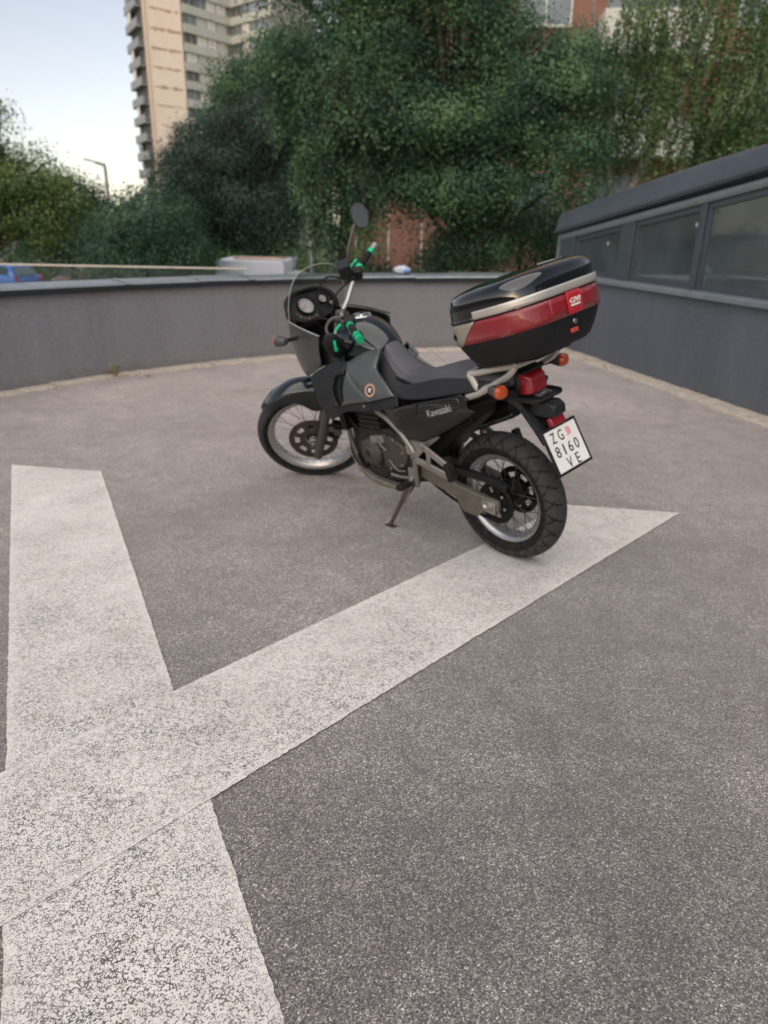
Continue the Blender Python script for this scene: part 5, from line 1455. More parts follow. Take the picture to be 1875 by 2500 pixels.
for s in (1, -1):
    g = G(); g.tube(cr([(.880, s * (FY(.88, .84) - .008), .84), (.876, s * (FY(.876, .78) - .006), .78), (.868, s * (FY(.868, .73) - .008), .725)], 5), .006, 8); part('duct_vane', g, 'mc_panel_dark')
    g = G(); g.tube(cr([(x, s * (FY(x, z) + .004), z) for x, z in ((.835, .918), (.829, .886), (.797, .846), (.734, .803), (.645, .757))], 5), .0022, 6); part('joint_line', g, 'mc_alloy')
    g = G(); g.tube(cr([(x, s * (FY(x, z) + .003), z) for x, z in ((.668, .985), (.66, .95), (.642, .902), (.575, .851), (.504, .799))][0 if s > 0 else 2:], 5), .0022, 6); part('edge_line', g, 'mc_alloy')
    g = G(); g.tube(cr([(1.13, s * (FL(1.13, .817) + .002), .817), (1.07, s * (FL(1.07, .847) + .004), .847), (1.004, s * (FL(1.004, .88) + .004), .88)], 4), .0025, 6); part('fairing_seam', g, 'mc_screen_edge')
    g = G(); yy = FL(.70, .72) + .001; g.disc((.70, s * yy, .72), (0, s, 0), .008, .004, 12); part('fairing_screw', g, 'mc_alloy')
# round badge on the left shroud
def on_panel(x, z, out): return (x, FY(x, z) + out, z)
bx_, bz_ = .650, .808
nb = np.array((-.13, 1, .40)); nb /= np.linalg.norm(nb)
badge = group_('round_badge')
cb = np.array(on_panel(bx_, bz_, .007))
g = G(); g.lathe([(.0215, .0), (.0215, .0035), (.033, .0035), (.034, .0), ], cb, nb, 36); part('badge_ring', g, 'mc_copper', badge)
g = G(); g.disc(cb, nb, .0222, .0025, 32); part('badge_field', g, 'mc_black', badge)
ub = np.array((-1, 0, 0)) - nb * nb[0] * -1; ub = np.array((-1., 0, 0)); ub -= nb * (ub @ nb); ub /= np.linalg.norm(ub); wb_ = np.cross(nb, ub); wb_ = wb_ if wb_[2] > 0 else -wb_
g = G()
for du, dw, su, sw_ in ((-.007, 0, .0022, .011), (-.001, .009, .006, .0022), (-.001, .0, .006, .002), (.006, .0055, .002, .005), (.004, -.006, .0022, .0055)):
    g.obox(cb + nb * .003 + ub * du + wb_ * dw, (ub, nb, wb_), (su, .0008, sw_))
part('badge_mark', g, 'mc_white', badge)

# ---- cowl (headlight fairing) and its black lining
def cowl(inset):
    cols = [((1.50, .0, 1.055), (1.47, 0, .80)), ((1.47, .075, 1.06), (1.44, .07, .785)), ((1.39, .15, 1.068), (1.355, .135, .77)), ((1.295, .203, 1.073), (1.245, .180, .765)), ((1.19, .228, 1.064), (1.18, .208, .792)), ((1.085, .240, 1.052), (1.10, .222, .835)), ((.985, .246, 1.04), (1.01, .235, .880))]
    rows = []
    for t in (0, .2, .45, .7, 1):
        row = []
        for tp, bt2 in cols:
            p = np.array(tp) * (1 - t) + np.array(bt2) * t
            p[1] += .012 * sin(pi * t) * (p[1] > .01); p[0] += .02 * sin(pi * t) * (p[1] < .16)
            row.append(p)
        rows.append(row)
    out = []
    for row in rows:
        full = [np.array((p[0], -p[1], p[2])) for p in row[:0:-1]] + row
        c_ = np.array((1.2, 0, .95))
        out.append([tuple(p + (c_ - p) * inset * np.array((1, 1, .3))) for p in full])
    return out
cw = group_('cowl')
g = G(); g.loft(cowl(0), closed=False, caps=False); part('cowl_shell', g, 'mc_cowl', cw, solid=.004, sub=2)
g = G(); g.loft(cowl(.05), closed=False, caps=False); part('cowl_lining', g, 'mc_black', cw, solid=.003, sub=2)
for s in (1, -1):
    g = G(); g.tube(cr([(1.30, s * .2045, 1.076), (1.19, s * .2295, 1.067), (1.085, s * .2415, 1.055), (.985, s * .2475, 1.043)], 5), .003, 6); part('cowl_edge', g, 'mc_screen_edge' if s > 0 else 'mc_black', cw)
    g = G(); g.loft([[(1.468 + .012 * cos(a) - .03 * abs(y_) * 4, s * y_, z) for a in (0,)] * 1 + [] for y_, z in ()] or [[(1.49, s * .02, .99), (1.48, s * .09, .985), (1.475, s * .095, .89), (1.485, s * .02, .875)], [(1.50, s * .025, .98), (1.49, s * .085, .975), (1.486, s * .09, .90), (1.497, s * .025, .885)]]); part('headlight', g, 'mc_chrome', cw)
    # side filler behind the cowl down to the frame
    g = G(); g.loft([[(x, s * y0, z0), (x, s * y1, z1)] for x, y0, z0, y1, z1 in ((1.20, .19, 1.0, .17, .75), (1.08, .21, 1.0, .18, .70), (.98, .2, .99, .19, .70), (.9, .17, .96, .18, .72))], closed=False, caps=False); part('cowl_infill', g, 'mc_black', cw, solid=.004)
# ---- windscreen
ws = group_('windscreen')
W0 = [(.0, 1.46, 1.055, 1.302, 1.076, .200), (.25, 1.425, 1.13, 1.297, 1.13, .198), (.5, 1.378, 1.205, 1.289, 1.185, .190), (.75, 1.325, 1.275, 1.278, 1.245, .172), (.92, 1.282, 1.318, 1.268, 1.290, .146), (1., 1.262, 1.335, 1.262, 1.316, .112)]
def wsp(row, v):
    _, xc, zc, xs, zs, hw_ = row
    return (xc + (xs - xc) * v * v, hw_ * v, zc + (zs - zc) * v * v)
vv = np.linspace(-1, 1, 17)
g = G(); g.loft([[wsp(r_, v) for v in vv] for r_ in W0], closed=False, caps=False); part('screen', g, 'mc_screen', ws, solid=.003, sub=1)
edge = [wsp(r_, 1) for r_ in W0] + [wsp(W0[-1], v) for v in vv[::-1][1:]] + [wsp(r_, -1) for r_ in W0[::-1][1:]]
g = G(); g.tube(cr(edge, 3), .0024, 6); part('screen_edge', g, 'mc_screen_edge', ws)

# ---- dashboard
db = group_('dashboard')
dn_ = np.array((-.80, .10, .58)); dn_ /= np.linalg.norm(dn_); dy = np.array((0, 1., 0)) - dn_ * dn_[1]; dy /= np.linalg.norm(dy); dt = np.cross(dn_, dy); dt = dt if dt[2] > 0 else -dt
DC = np.array((1.315, .03, 1.115))
def dsp(a, b_, o_): return DC + dy * a + dt * b_ + dn_ * o_
g = G()
rings = []
for o_, sc in ((-.07, .95), (-.005, 1.0), (.006, .97), (.008, .90), (.004, .86)):
    rings.append([tuple(dsp(.142 * sc * math.copysign(abs(cos(a)) ** .75, cos(a)), .082 * sc * math.copysign(abs(sin(a)) ** .75, sin(a)), o_)) for a in np.linspace(0, 2 * pi, 40, endpoint=False)])
g.loft(rings); part('instrument_pod', g, 'mc_plastic', db)
def dial(a, b_, r_, mat, nm='gauge'):
    q = group_(nm, db)
    g = G(); g.lathe([(r_ * 1.16, .0), (r_ * 1.16, .016), (r_ * 1.02, .018), (r_, .008)], dsp(a, b_, .003), dn_, 32); part('bezel', g, 'mc_black', q)
    g = G(); g.disc(dsp(a, b_, .004), dn_, r_, .005, 32); part('dial_face', g, mat, q)
    g = G()
    for k in range(15):
        t = radians(-50 + k * 20); d = dy * -cos(t) + dt * sin(t)
        g.obox(dsp(a, b_, .0095) + d * r_ * .82, (d, np.cross(dn_, d), dn_), (r_ * .1, .0008, .0005))
    t = radians(-30); d = dy * cos(t) + dt * sin(t)
    g.obox(dsp(a, b_, .0105) + d * r_ * .35, (d, np.cross(dn_, d), dn_), (r_ * .45, .0013, .0007)); part('dial_marks', g, 'mc_text', q)
dial(.035, .012, .046, 'mc_dial'); dial(-.078, .022, .026, 'mc_dial'); dial(-.118, -.018, .017, 'mc_dial')
for k in range(6):
    t = radians(200 + k * 19)
    g = G(); g.disc(dsp(.035 - .078 * cos(t) * 1.0, .004 + .066 * sin(t), .006), dn_, .008, .003, 12); part('warning_lamp', g, 'mc_dialred' if k % 2 == 0 else 'mc_panel', db)
g = G(); g.tube([tuple(dsp(.152 * math.copysign(abs(cos(a)) ** .8, cos(a)) - .0, .104 * math.copysign(abs(sin(a)) ** .8, sin(a)), .012 - .02 * abs(sin(a)))) for a in np.linspace(radians(-28), radians(205), 34)], .0125, 10); part('pod_hood', g, 'mc_black', db)
g = G(); g.loft([[tuple(dsp(rx_ * cos(a), rz_ * sin(a), o_)) for a in np.linspace(radians(-30), radians(210), 24)] for rx_, rz_, o_ in ((.148, .10, .0), (.14, .10, -.06))], closed=False, caps=False); part('pod_shroud', g, 'mc_black', db, solid=.004)

# ---- fuel tank
tk = group_('fuel_tank')
g = G(); rings = []
for x, zt, hw_, zb_ in ((1.13, .96, .075, .84), (1.10, 1.02, .115, .82), (1.03, 1.075, .15, .80), (.94, 1.102, .162, .80), (.86, 1.088, .148, .81), (.79, 1.05, .122, .83), (.74, 1.012, .095, .86), (.705, .975, .07, .88)):
    ring = []
    for k in range(28):
        a = 2 * pi * k / 28 + pi / 28
        ca, sa = cos(a), sin(a)
        y_ = hw_ * math.copysign(abs(ca) ** (.95 if sa > 0 else .6), ca)
        h_ = (zt - zb_) / 2
        z_ = (zt + zb_) / 2 + h_ * math.copysign(abs(sa) ** (.85 if sa > 0 else .6), sa)
        ring.append((x, y_, z_))
    rings.append(ring)
g.loft(rings); part('tank_body', g, 'mc_green', tk, sub=2)
g = G(); g.lathe([(.0001, .012), (.03, .012), (.036, .009), (.038, 0), (.052, .002), (.056, -.004)], (.945, -.01, 1.094), (-.02, 0, 1), 36); part('filler_cap', g, 'mc_chrome', tk)
g = G(); g.box(.93, .96, -.014, -.006, 1.104, 1.108); part('key_slot', g, 'mc_black', tk)

# ---- seat
st_ = group_('seat')
def seat_ring(x, zt, hw_, zb_, hb):
    h = [(0, zt + .004), (.5 * hw_, zt + .002), (.86 * hw_, zt - .006), (.985 * hw_, zt - .018), (hw_ * 1.02 + .1 * (hb - hw_), zt - .034), (hw_ + .5 * (hb - hw_), zt - .5 * (zt - zb_)), (hb, zb_ + .012), (hb * .97, zb_), (.5 * hb, zb_ - .004)]
    r = [(x, y, z) for y, z in h] + [(x, 0, zb_ - .004)] + [(x, -y, z) for y, z in h[:0:-1]]
    return r
SEAT = [(.735, .972, .045, .92, .08), (.72, .985, .055, .88, .10), (.69, .962, .062, .84, .13), (.65, .922, .068, .81, .16), (.60, .887, .075, .79, .18), (.55, .867, .083, .778, .19), (.50, .863, .09, .772, .195), (.42, .882, .102, .78, .197), (.32, .92, .115, .80, .195), (.23, .945, .124, .825, .19), (.1, .962, .132, .86, .18), (.0, .968, .135, .885, .168), (-.10, .972, .13, .905, .15), (-.13, .965, .115, .912, .13)]
g = G(); g.loft([seat_ring(*s_) for s_ in SEAT]); seat_o = part('seat_cover', g, ['mc_seat_sheen', 'mc_seat_side'], st_, sub=2)
for p in seat_o.data.polygons:
    c_ = p.center; zt = np.interp(-c_.x, [-s_[0] for s_ in SEAT], [s_[1] for s_ in SEAT])
    if c_.z < zt - .03: p.material_index = 1

# ---- side covers with lettering
SC_ = [(.655, .70), (.60, .735), (.527, .752), (.482, .745), (.357, .785), (.20, .832), (.089, .868), (.060, .85), (.055, .81), (.02, .80), (.10, .735), (.244, .645), (.33, .60), (.42, .582), (.52, .61), (.60, .655)]
FS = lambda x, z: .196 - .10 * max(0, .12 - x) - .12 * max(0, z - .80) - .10 * max(0, .63 - z) - .15 * max(0, x - .52)
panel('side_cover', SC_, FS, 'mc_gloss', .02, smooth_k=3, corner=(3, 6), bev=.006)
LIP = [(.568, .704), (.475, .748), (.37, .776), (.362, .765), (.372, .722), (.46, .685), (.549, .677)]
panel('cover_bulge', LIP, lambda x, z: FS(x, z), 'mc_gloss', .02, smooth_k=3, out=.007, bev=.005)
BUL = [(.350, .778), (.22, .823), (.11, .852), (.092, .83), (.10, .80), (.21, .758), (.33, .715), (.355, .725)]
panel('cover_bulge', BUL, lambda x, z: FS(x, z), 'mc_gloss', .02, smooth_k=3, out=.006, bev=.005)
def lettering(txt, parent, mat, origin, ux, uy, width=None, height=None, ext=.0006, shear=0., name='lettering', narrow=1.0):
    cu = bpy.data.curves.new('txt', 'FONT'); cu.body = txt; cu.extrude = .02; cu.shear = shear; cu.align_x = 'CENTER'; cu.align_y = 'CENTER'; cu.resolution_u = 3
    cu.offset = .003
    to = bpy.data.objects.new('txt', cu); COL.objects.link(to)
    dg = bpy.context.evaluated_depsgraph_get()
    me = bpy.data.meshes.new_from_object(to.evaluated_get(dg))
    bpy.data.objects.remove(to)
    n_ = len(me.vertices); co = np.zeros(n_ * 3); me.vertices.foreach_get('co', co); co = co.reshape(-1, 3)
    w0 = np.ptp(co[:, 0]); h0 = np.ptp(co[:, 1])
    co[:, 0] -= (co[:, 0].max() + co[:, 0].min()) / 2; co[:, 1] -= (co[:, 1].max() + co[:, 1].min()) / 2
    sx_ = width / w0 if width else height / h0 * narrow; sy_ = height / h0 if height else sx_
    ux = np.array(ux, float); ux /= np.linalg.norm(ux); uy = np.array(uy, float); uy -= ux * (uy @ ux); uy /= np.linalg.norm(uy); uz = np.cross(ux, uy)
    v = np.array(origin) + np.outer(co[:, 0] * sx_, ux) + np.outer(co[:, 1] * sy_, uy) + np.outer(co[:, 2] / .02 * ext, uz)
    me.vertices.foreach_set('co', v.ravel()); me.update()
    me.materials.clear(); me.materials.append(MATS[mat])
    o = bpy.data.objects.new(name, me); COL.objects.link(o); o.parent = parent
    return o
lettering('Kawasaki', MC, 'mc_textgrey', (.214, FS(.214, .773) + .0085, .775), (-.168, 0, .065), (0, 0, 1), width=.165, height=.034)

# ---- handlebar, controls (all turned with the fork)
hb = group_('handlebar')
BAR = [(.875, -.42, 1.197), (.925, -.34, 1.187), (.968, -.27, 1.178), (.995, -.21, 1.165), (1.045, -.12, 1.105), (1.078, -.06, 1.083), (1.085, 0, 1.08), (1.078, .06, 1.083), (1.05, .12, 1.11), (1.01, .21, 1.175), (.998, .27, 1.188), (.972, .34, 1.195), (.945, .42, 1.203)]
g = G(); g.tube(cr(BAR, 6), .0135, 12); part('bar', g, 'mc_bar', hb, xf=ST)
g = G(); g.obox((1.085, .04, 1.062), ((1, 0, 0), (0, 1, 0), (0, 0, 1)), (.022, .016, .034)); g.obox((1.085, -.04, 1.062), ((1, 0, 0), (0, 1, 0), (0, 0, 1)), (.022, .016, .034)); part('bar_clamp', g, 'mc_fork', hb, xf=ST, bevel=.005)
def seg(a, b_, t0, t1): a = np.array(a); b_ = np.array(b_); return [tuple(a + (b_ - a) * t0), tuple(a + (b_ - a) * t1)]
for s, A_, B_ in ((1, (.998, .27, 1.188), (.945, .42, 1.203)), (-1, (.968, -.27, 1.178), (.875, -.42, 1.197))):
    gr = group_('grip')
    g = G(); g.tube(seg(A_, B_, .12, .82), .0172, 14); part('grip_rubber', g, 'mc_rubber', gr, xf=ST)
    g = G(); g.tube(seg(A_, B_, -.02, .14), .0205, 14); part('grip_collar', g, 'mc_anod', gr, xf=ST)
    g = G(); g.tube(seg(A_, B_, .72, .88), [.0198, .0198], 14); part('grip_clamp', g, 'mc_anod', gr, xf=ST)
    g = G(); g.tube(seg(A_, B_, .90, .97) + seg(A_, B_, .99, 1.12), [.0165, .0165, .020, .019], 14); part('bar_end', g, 'mc_anod' if s > 0 else 'mc_alloy', gr, xf=ST)
    sw2 = group_('switch_pod')
    c_ = np.array(A_) + np.array((.004, -.036 * s, -.004))
    g = G(); g.obox(c_, ((1, 0, .1), (0, 1, 0), (-.1, 0, 1)), (.027, .03, .027)); part('pod_case', g, 'mc_plastic', sw2, xf=ST, bevel=.008, bseg=3)
    g = G(); g.disc(c_ + np.array((-.02, .004 * s, .006)), (-1, 0, .2), .007, .006, 12); part('switch_button', g, 'mc_red' if s < 0 else 'mc_alloy', sw2, xf=ST)
    lv = group_('hand_lever')
    g = G(); g.obox((c_[0] + .03, s * .205, c_[2] - .002), ((1, 0, 0), (0, 1, 0), (0, 0, 1)), (.018, .022, .013)); part('lever_perch', g, 'mc_plastic' if s < 0 else 'mc_fork', lv, xf=ST, bevel=.005)
    if s > 0: lp = [(1.052, .215, 1.172), (1.083, .235, 1.158), (1.093, .28, 1.150), (1.090, .33, 1.146), (1.080, .385, 1.146)]
    else: lp = [(1.02, -.215, 1.165), (1.045, -.24, 1.158), (1.045, -.29, 1.152), (1.02, -.35, 1.156), (.985, -.40, 1.160)]
    g = G(); pth = cr(lp, 5); g.tube(pth, [.0085 - .0025 * (i / len(pth)) + (.004 if i > len(pth) - 3 else 0) for i in range(len(pth))], 10); part('lever_blade', g, 'mc_anod', lv, xf=ST)
    g = G(); g.tube(seg(lp[1], lp[2], .3, .8), .0095, 10); part('lever_adjuster', g, 'mc_alloy', lv, xf=ST)
rs = group_('brake_reservoir')
g = G(); g.obox((1.03, -.215, 1.222), ((1, .25, 0), (-.25, 1, 0), (0, 0, 1)), (.034, .042, .03)); part('reservoir_cup', g, 'mc_plastic', rs, xf=ST, bevel=.008, bseg=3)
g = G(); g.obox((1.03, -.215, 1.256), ((1, .25, 0), (-.25, 1, 0), (0, 0, 1)), (.036, .044, .005)); part('reservoir_lid', g, 'mc_panel_dark', rs, xf=ST, bevel=.003)
# mirrors
def mirror(c, nrm, upd, rx_, ry_, stem, lab):
    mr = group_('mirror'); 
    n_ = np.array(nrm, float); n_ /= np.linalg.norm(n_); u_ = np.array(upd, float); u_ -= n_ * (u_ @ n_); u_ /= np.linalg.norm(u_); v_ = np.cross(n_, u_); c = np.array(c)
    def ring(r, o_): return [tuple(c + u_ * ry_ * r * sin(a) + v_ * rx_ * r * cos(a) + n_ * o_) for a in np.linspace(0, 2 * pi, 32, endpoint=False)]
    g = G(); g.loft([ring(.25, -.03), ring(.7, -.024), ring(.95, -.01), ring(1., .002), ring(.97, .005), ring(.93, .002)]); part('mirror_shell', g, 'mc_plastic', mr, xf=ST)
    g = G(); g.loft([ring(.93, .0), ring(.925, .0025)]); part('mirror_glass', g, 'mc_mirror', mr, xf=ST)
    g = G(); g.tube(cr(stem, 5), .008, 8); part('mirror_stem', g, 'mc_fork', mr, xf=ST)
    g = G(); g.tube([stem[0], tuple(np.array(stem[0]) * .8 + np.array(stem[1]) * .2)], .010, 8); part('stem_boot', g, 'mc_rubber', mr, xf=ST)
mirror((.884, -.352, 1.425), (-.60, .74, .26), (.0, -.1, 1), .053, .067, [(1.01, -.235, 1.225), (.985, -.25, 1.30), (.935, -.30, 1.38), (.905, -.335, 1.412)], 'r')
mirror((1.108, .285, 1.108), (.25, -.9, .1), (.1, .2, 1), .047, .085, [(1.03, .205, 1.20), (1.085, .215, 1.215), (1.125, .235, 1.185), (1.12, .265, 1.15)], 'l')
# cables
g = G()
for pts in ([(1.05, .2, 1.17), (1.17, .14, 1.19), (1.2, .06, 1.10), (1.13, .02, .98)], [(1.02, -.2, 1.17), (1.14, -.16, 1.23), (1.2, -.06, 1.12), (1.12, -.02, .97)], [(1.04, .18, 1.165), (1.12, .13, 1.14), (1.14, .10, 1.02), (1.1, .09, .9)], [(1.0, -.22, 1.16), (1.1, -.13, 1.14), (1.14, -.04, 1.08), (1.13, .0, .95)]):
    g.tube(cr(pts, 7), .0045, 6)
part('control_cables', g, 'mc_black', hb, xf=ST)

# ---- turn signals
def signal(c, d, side, lens_dir, stem0, smoked=False):
    sg_ = group_('turn_signal')
    c = np.array(c); n_ = np.array(lens_dir, float); n_ /= np.linalg.norm(n_); u_ = np.array((0, 0, 1.)) - n_ * n_[2]; u_ /= np.linalg.norm(u_); v_ = np.cross(n_, u_)
    def ring(w_, h_, o_): return [tuple(c + v_ * w_ * math.copysign(abs(cos(a)) ** .8, cos(a)) + u_ * h_ * math.copysign(abs(sin(a)) ** .8, sin(a)) + n_ * o_) for a in np.linspace(0, 2 * pi, 24, endpoint=False)]
    g = G(); g.loft([ring(.017, .016, -.062), ring(.024, .022, -.045), ring(.031, .028, -.01), ring(.031, .028, .0)]); part('signal_body', g, 'mc_cowl', sg_)
    g = G(); g.loft([ring(.0315, .0285, .0), ring(.031, .028, .009), ring(.025, .022, .018), ring(.011, .010, .022)]); part('signal_lens', g, 'mc_amber', sg_)
    g = G(); g.tube([tuple(stem0), tuple(c - n_ * .025)], .011, 10); part('signal_stem', g, 'mc_rubber', sg_)
signal((-.165, .215, .932), 0, 1, (-1, .18, .05), (-.10, .12, .93))
signal((-.155, -.222, .945), 0, -1, (-1, -.12, .05), (-.10, -.12, .945))
signal((1.262, .318, 1.004), 0, 1, (1, .12, 0), (1.225, .21, 1.0))
signal((1.262, -.318, 1.004), 0, -1, (1, -.12, 0), (1.225, -.21, 1.0))

# ---- tail: mudguard, tail light, plate
rf_ = group_('rear_fender')
g = G(); g.loft([[(x, -w_, z - .03), (x + .004, -w_ * .92, z), (x + .006, 0, z + .006), (x + .004, w_ * .92, z), (x, w_, z - .03)] for x, z, w_ in ((-.02, .88, .085), (-.10, .865, .085), (-.17, .82, .075), (-.22, .765, .066), (-.27, .70, .06), (-.335, .60, .056))], closed=False, caps=False); part('mudguard', g, 'mc_plastic', rf_, solid=.006, sub=1)
for s in (1, -1):
    g = G(); g.loft([[(x - .006, s * w_, z + .012), (x + .008, s * (w_ + .004), z - .012), (x + .008, s * (w_ - .01), z - .012), (x - .006, s * (w_ - .01), z + .012)] for x, z, w_ in ((-.10, .875, .088), (-.16, .82, .08), (-.225, .74, .072), (-.275, .675, .068))]); part('fender_stay', g, 'mc_panel_dark', rf_)
g = G(); g.loft([[(x, -w_, z0), (x, -w_ * .9, z1), (x, w_ * .9, z1), (x, w_, z0)] for x, w_, z0, z1 in ((-.06, .085, .87, .965), (-.12, .085, .862, .97), (-.15, .08, .855, .93))]); part('tail_cover', g, 'mc_plastic', rf_, bevel=.008)
g = G(); g.loft([[(x, -w_, z0), (x, -w_, z1), (x, w_, z1), (x, w_, z0)] for x, w_, z0, z1 in ((-.12, .088, .845, .860), (-.19, .095, .849, .864), (-.24, .09, .852, .866), (-.256, .075, .853, .863))]); part('fender_shelf', g, 'mc_panel_dark', rf_, bevel=.005)
for s in (1, -1):
    g = G(); g.tube([(-.12, s * .088, .863), (-.19, s * .095, .867), (-.24, s * .09, .869), (-.258, s * .07, .866)], .006, 8); part('shelf_rim', g, 'mc_plastic', rf_)
g = G(); g.loft([[(x, -w_, z0), (x, -w_ * .85, z1), (x, w_ * .85, z1), (x, w_, z0)] for x, w_, z0, z1 in ((-.18, .05, .78, .842), (-.27, .052, .782, .848), (-.305, .042, .79, .832))]); part('plate_lamp', g, 'mc_panel_dark', rf_, bevel=.008)
g = G(); g.obox((-.282, 0, .762), ((.88, 0, -.48), (0, 1, 0), (.48, 0, .88)), (.012, .045, .02)); part('rear_reflector', g, 'mc_redlens', rf_, bevel=.004)
tl = group_('tail_light')
g = G(); g.loft([[(x, -w_, z0), (x + .012, -w_ * .92, z1), (x + .012, w_ * .92, z1), (x, w_, z0)] for x, w_, z0, z1 in ((-.12, .068, .866, .955), (-.165, .066, .870, .962), (-.195, .060, .874, .950), (-.205, .05, .882, .938))]); part('tail_lens', g, 'mc_redlens', tl, bevel=.008, bseg=3)
g = G(); g.loft([[(x, -.076, z - .006), (x, -.076, z + .004), (x, .076, z + .004), (x, .076, z - .006)] for x, z in ((-.11, .962), (-.165, .968))]); part('lens_trim', g, 'mc_panel_dark', tl)
# round sticker on the shelf
stk = group_('round_sticker')
sn = np.array((-.05, 0, 1.)); sn /= np.linalg.norm(sn); scn = np.array((-.205, -.015, .8645))
g = G(); g.lathe([(.036, .001), (.036, .002), (.042, .002), (.042, .001)], scn, sn, 36); g.lathe([(.026, .001), (.026, .0018), (.0275, .0018), (.0275, .001)], scn, sn, 30); part('sticker_ring', g, 'mc_textgrey', stk)
su = np.array((0, -1., 0)); sf = np.cross(sn, su)
g = G()
for q in range(5): g.obox(scn + sn * .0014 + su * (-.015 + q * .0075) + sf * (.004 * (-1) ** q), (su, sf, sn), (.0026, .010 - .001 * abs(q - 2), .0005))
part('sticker_emblem', g, 'mc_textgrey', stk)
# licence plate
lp_ = group_('license_plate')
PTOP, PBOT = np.array((-.282, 0, .743)), np.array((-.381, 0, .560))
pu = (PTOP - PBOT) / np.linalg.norm(PTOP - PBOT); pr_ = np.array((0, -1., 0)); pn = np.cross(pr_, pu)
pn = pn if pn[0] < 0 else -pn
PCN = (PTOP + PBOT) / 2
HW, HH = .116, np.linalg.norm(PTOP - PBOT) / 2
g = G(); g.obox(PCN, (pr_, pu, pn), (HW, HH, .004)); part('plate_frame', g, 'mc_panel_dark', lp_, bevel=.004)
for q in (-1, 1):
    g = G(); g.obox(PCN + pn * .006 + pu * (HH - .006) * q, (pr_, pu, pn), (HW, .006, .004)); part('frame_rail', g, 'mc_plastic', lp_, bevel=.002)
    g = G(); g.obox(PCN + pn * .006 + pr_ * (HW - .005) * q, (pr_, pu, pn), (.005, HH - .012, .004)); part('frame_rail', g, 'mc_plastic', lp_, bevel=.002)
g = G(); g.obox(PCN + pn * .0055, (pr_, pu, pn), (HW - .009, HH - .011, .0012)); part('plate_sheet', g, 'mc_platewhite', lp_)
def prow(txt, a, b_, h_, nar, wd_=None): lettering(txt, lp_, 'mc_text', PCN + pn * .0072 + pr_ * a + pu * b_, pr_, pu, height=h_, narrow=nar, width=wd_, name='plate_characters')
prow('Z', -.060, .056, .046, 1, .030); prow('G', -.010, .056, .047, 1, .032)
for q, ch in enumerate('8160'): prow(ch, -.066 + q * .043, -.006, .048, 1, .028 if ch != '1' else .0085)
prow('V', -.022, -.066, .046, 1, .033); prow('E', .036, -.066, .046, 1, .025)
crest = group_('checkered_crest', lp_)
for r_ in range(5):
    for q in range(4):
        if (r_ + q) % 2 == 0:
            g = G(); g.obox(PCN + pn * .0073 + pr_ * (.034 + q * .007) + pu * (.072 - r_ * .007), (pr_, pu, pn), (.0035, .0035, .0004)); part('crest_square', g, 'mc_red', crest, smooth=False)

# ---- muffler
mf = group_('muffler')
g = G(); g.tube(cr([(.45, -.13, .30), (.50, -.15, .36), (.50, -.16, .44), (.44, -.165, .52)], 5), .022, 12); part('link_pipe', g, 'mc_engine', mf)
g = G(); pth = [(.45, -.165, .515), (.42, -.166, .535), (.36, -.168, .57), (.12, -.178, .685), (.085, -.18, .70), (.075, -.18, .704)]; g.tube(pth, [.03, .05, .056, .056, .05, .03], 20); part('silencer', g, 'mc_black', mf)
g = G(); g.tube([(.10, -.18, .695), (.03, -.183, .728)], .02, 14); part('tail_pipe', g, 'mc_chrome', mf)
g = G(); g.tube([(.40, -.105, .515), (.14, -.115, .64), (.06, -.12, .68)], .006, 8); g.tube([(.36, -.12, .615), (.30, -.122, .645)], .008, 8); part('heat_shield', g, 'mc_chrome', mf)

# ---- luggage rack
rk = group_('luggage_rack')
RB = [(.073, .953), (.039, .972), (.015, .958), (-.12, 1.0), (-.137, 1.018), (-.196, 1.028), (-.178, .985), (-.14, .962), (-.012, .915), (-.02, .873), (.014, .857), (.101, .826), (.116, .848), (.036, .884), (.023, .90), (.071, .936)]
for s in (1, -1):
    g = G()
    for a_, b_, r_ in (((.058, .955), (.10, .838), 0), ):
        pass
    g.tube(cr([(.108, s * .15, .838), (.05, s * .15, .862), (.0, s * .15, .885), (-.05, s * .15, .915)], 4), .0175, 10)
    g.tube(cr([(.060, s * .15, .958), (.035, s * .15, .925), (.012, s * .15, .892)], 4), .0165, 10)
    g.tube(cr([(.060, s * .15, .958), (.0, s * .15, .972), (-.10, s * .15, 1.003), (-.19, s * .145, 1.025)], 4), .0135, 10)
    g.tube(cr([(-.02, s * .15, .897), (-.10, s * .15, .945), (-.16, s * .148, .985), (-.19, s * .145, 1.022)], 4), .0135, 10)
    part('rack_bracket', g, 'mc_silver', rk)
    g = G(); g.disc((.106, s * .158, .838), (0, s, 0), .008, .008, 8); g.disc((.0, s * .158, .885), (0, s, 0), .008, .008, 8); part('rack_bolt', g, 'mc_chrome', rk)
g = G(); g.tube([(-.19, .145, 1.024), (-.20, .0, 1.026), (-.19, -.145, 1.024)], .012, 10); g.tube([(.06, .15, .958), (.07, 0, .962), (.06, -.15, .958)], .012, 10); part('rack_crossbar', g, 'mc_silver', rk)
g = G(); g.loft([[(x, -w_, z), (x, -w_, z + .03), (x, w_, z + .03), (x, w_, z)] for x, w_, z in ((.06, .10, .97), (-.10, .13, 1.005), (-.28, .11, 1.055))]); part('mounting_plate', g, 'mc_black', rk, bevel=.006)

